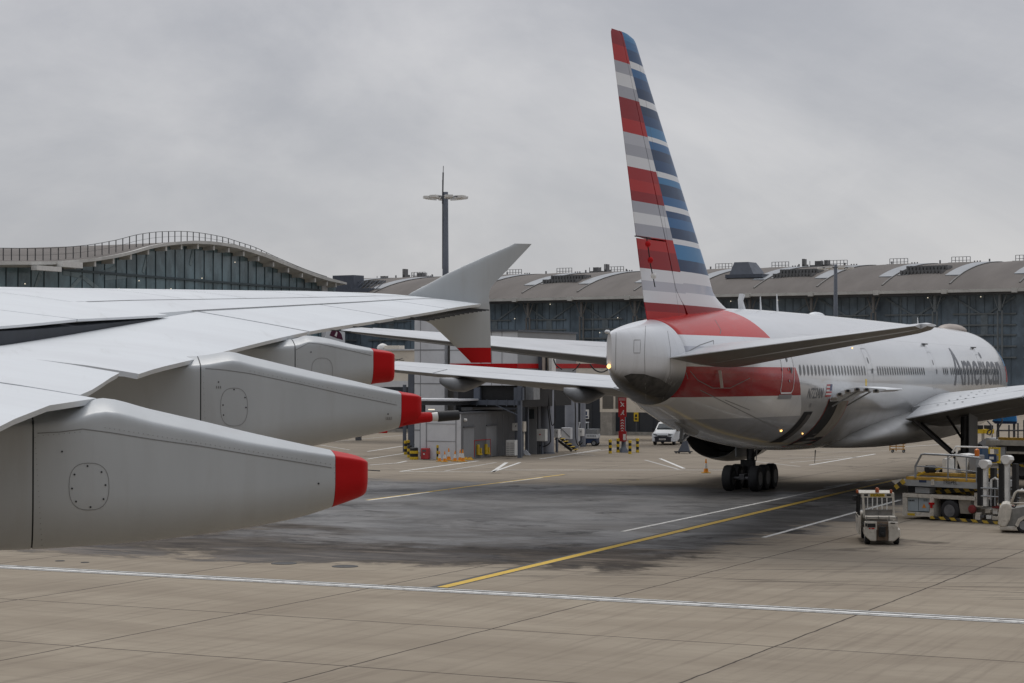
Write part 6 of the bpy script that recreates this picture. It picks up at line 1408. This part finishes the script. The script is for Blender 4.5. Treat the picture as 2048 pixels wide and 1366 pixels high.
# ---- second loader further off
f2_=Fr(1955,117,R(-40)); L2_=f2_.empty('far_cargo_loader','second cargo loader with a brown edged deck behind the nearer one at the right edge','cargo loader')
def l2(x0,x1,y0,y1,d0,d1,name,m,bevel=0): return lb(x0,x1,y0,y1,d0,d1,name,m,L2_,bevel,f2_)
l2(1972,2080,880,890,0,3,'platform_beam',DIRTYW); l2(1996,2080,874.5,879.8,.05,.5,'yellow_edge',paint('faded yellow rail',(.46,.27,.04))); l2(1992,2080,891,904,.3,2.6,'under_deck_void',BRACE); l2(2012,2080,903,907,0,2.6,'chassis_beam',DIRTYW); l2(2018,2080,907.3,930,.4,2.4,'wheel_bay',BLACK)
l2(1988,2010,893,921,.1,2.4,'cabinet',LGREY); l2(2010.3,2017,907.3,934,.05,2.4,'corner_post',DIRTYW)
mb=MB(); a_=f2_.at(2016,930); mb.bar((a_[0],-.1,a_[1]),(a_[0]+5,-.1,a_[1]-.05),.06,.14); mb.build('guard_rail',STRIPE,L2_)
a_=f2_.at(2043,922); 
for y in (.2,2.3): wheel2(L2_,(a_[0],y,.48),.48,.36,(0,1,0),paint('grey truck rim',(.17,.17,.175)))
mb=MB(); 
def p2(px,py,d=0): s_,z=f2_.at(px,py,d); return (s_,d,z)
for pts in ([(1994,878),(1994,862),(2002,848),(2005,838)],[(1994,861),(2060,861)],[(2018,876),(2018,850)],[(2036,876),(2036,846)],[(2048,876),(2048,840)],[(1975,842),(1982,850),(1984,862),(1980,870),(1974,868),(1976,862),(1983,858)]): mb.tube([p2(x,y,.1) for x,y in pts],.045,6)
mb.build('handrail',BRACE,L2_)
mb=MB(); mb.prism([(p2(x,y,.4)[0],p2(x,y,.4)[2]) for x,y in [(1956,886),(1972,876),(1994,877),(1996,884),(1972,894)]],lambda u,v,t:(u,t,v),.4,2.6); mb.build('platform_nose',LGREY,L2_)
# blue container top on a truck behind
fb_=Fr(1984,132,R(-15)); B_=fb_.empty('blue_topped_truck','bright blue tilted box on a dark base behind the far loader','truck')
def pb(px,py): return fb_.at(px,py)
mb=MB(); mb.prism([pb(1984,842),(pb(1996,828)),(pb(2004,826)),pb(2031,825.5),pb(2033,843)],lambda u,v,t:(u,t,v),0,2.2); mb.build('blue_box',BLUE,B_)
mb=MB(); mb.prism([pb(1984,842.5),pb(2033,843.5),pb(2033,848),pb(1990,847.5)],lambda u,v,t:(u,t,v),.05,2.1); mb.build('dark_base',DBLUE,B_)
mb=MB(); x0=pb(1990,848)[0]; x1=pb(2032,848)[0]; zt_=pb(2000,848)[1]
for x in (x0+.1,x1-.2): mb.box(x,x+.12,.2,.32,.4,zt_); mb.box(x,x+.12,1.8,1.92,.4,zt_)
mb.box(x0,x1,.1,2.0,.4,.6); mb.build('under_frame',BRACE,B_)
for x in (x0+.4,x1-.4):
    for y in (.2,1.9): wheel2(B_,(x,y,.36),.36,.25,(0,1,0))
# yellow and cream servicing gear between the gear leg and the loader
for px,py,wd,hh,lab in ((1956,856,.9,.75,'small yellow hydrant cart left of the coiled hose, behind the gear leg'),(1976,856,.9,.7,'small yellow hydrant cart right beside the coiled hose')):
    p=G(px,895); e=empty('hydrant_cart',(p.x,p.y,0),.2,lab,'cart','yellow carts behind the gear leg'); mb=MB(); mb.box(-.4,.4,-.3,.3,1.1,1.45); mb.build('body',YEL,e,bevel=.03); mb=MB(); mb.box(-.2,.3,-.32,.32,1.46,1.75); mb.build('motor',BLACK,e); mb=MB(); 
    for x in (-.35,.35): mb.bar((x,0,.3),(x,0,1.1),.06)
    mb.box(-.4,.4,-.3,.3,.25,.32); mb.build('frame',BRACE,e)
    for x in (-.3,.3): wheel2(e,(x,.32,.16),.16,.1); wheel2(e,(x,-.32,.16),.16,.1)
# ---- yellow trolley
p=G(1795,905); e=empty('yellow_trolley',(p.x,p.y,0),R(-12),'low yellow steel trolley frame under the airliner belly','trolley'); w_=.55
mb=MB()
for x in (-w_,-.1,w_*.75):
    for y in (-.4,.4): mb.bar((x,y,.12),(x,y,.66),.055)
for z in (.25,.45,.64): 
    for y in (-.4,.4): mb.bar((-w_,y,z),(w_,y,z),.05)
for x in (-w_,w_): mb.bar((x,-.4,.64),(x,.4,.64),.05)
mb.build('frame',paint('ochre trolley paint',(.42,.22,.05),.55,var=.2),e)
for x in (-.35,.45):
    for y in (-.4,.4): wheel2(e,(x,y,.11),.11,.08)
# ---- wheeled stand beside the engine
p=G(1366,907); e=empty('wheeled_stand',(p.x,p.y,0),R(-10),'small grey slanted stand on wheels next to the dark engine nozzle','stand')
mb=MB(); mb.loft([[(-.35,-.3,.16),(.5,-.3,.16),(.5,.3,.16),(-.35,.3,.16)],[(.0,-.25,.85),(.3,-.25,1.0),(.3,.25,1.0),(.0,.25,.85)]]); mb.build('body',STEEL,e)
mb=MB(); mb.bar((-.65,0,.14),(.7,0,.14),.08); mb.build('bar',BRACE,e)
for x in (-.5,-.3,.5): wheel2(e,(x,0,.09),.09,.07)
# ---- loose things near the shed
f=Fr(1046,147,R(-30)); e=f.empty('fallen_board','small pale board lying tilted by the cooling unit','board'); mb=MB(); a_,z=f.at(1043,902); mb.loft([[(-.1,0,.35),(.25,0,.38),(.25,.05,.40),(-.1,.05,.37)],[(.35,-.25,.03),(.75,-.25,.03),(.75,-.2,.06),(.35,-.2,.06)]]); mb.build('panel',LGREY,e)
# ---- distant wingtip of another aircraft
f=Fr(652,215,R(10)); e=f.empty('distant_tail_fin','small white and burgundy fin tip showing between the near wing and its far fairing','tail fin')
Pz=lambda L_:[f.at(x,y) for x,y in L_]
mb=MB(); mb.prism(Pz([(644,690),(655,662),(662,657),(690,664),(690,690)]),lambda u,v,t:(u,t,v),0,.3); mb.build('fin',WHITE,e)
mb=MB(); mb.prism(Pz([(659,671),(664,658.5),(676,660),(683,668),(686,680),(672,676)]),lambda u,v,t:(u,t,v),-.02,0); fn_=mb.build('burgundy_panel',paint('burgundy',(.075,.008,.035),.4,var=.05),e)
mb=MB(); mb.prism(Pz([(669,671),(673,663),(675,665),(673,674)]),lambda u,v,t:(u,t,v),-.04,-.02); mb.build('pale_mark',PLASW,fn_)
mb=MB(); b0=f.at(666,690); mb.box(b0[0]-1,b0[0]+1.2,.0,.3,0,b0[1]+.2); mb.build('fin_root',LGREY,e)
# small red unit left of the bollards under the fairing
p=G(762,866); e=empty('red_unit',(p.x,p.y,0),0,'tiny red and white unit at the dark wall under the middle fairing','cabinet'); mb=MB(); mb.box(-.6,.6,-.3,.3,0,.55); mb.build('body',RED,e,bevel=.04); mb=MB(); mb.box(-1.1,-.62,-.25,.25,0,.3); mb.build('step',PLASW,e)
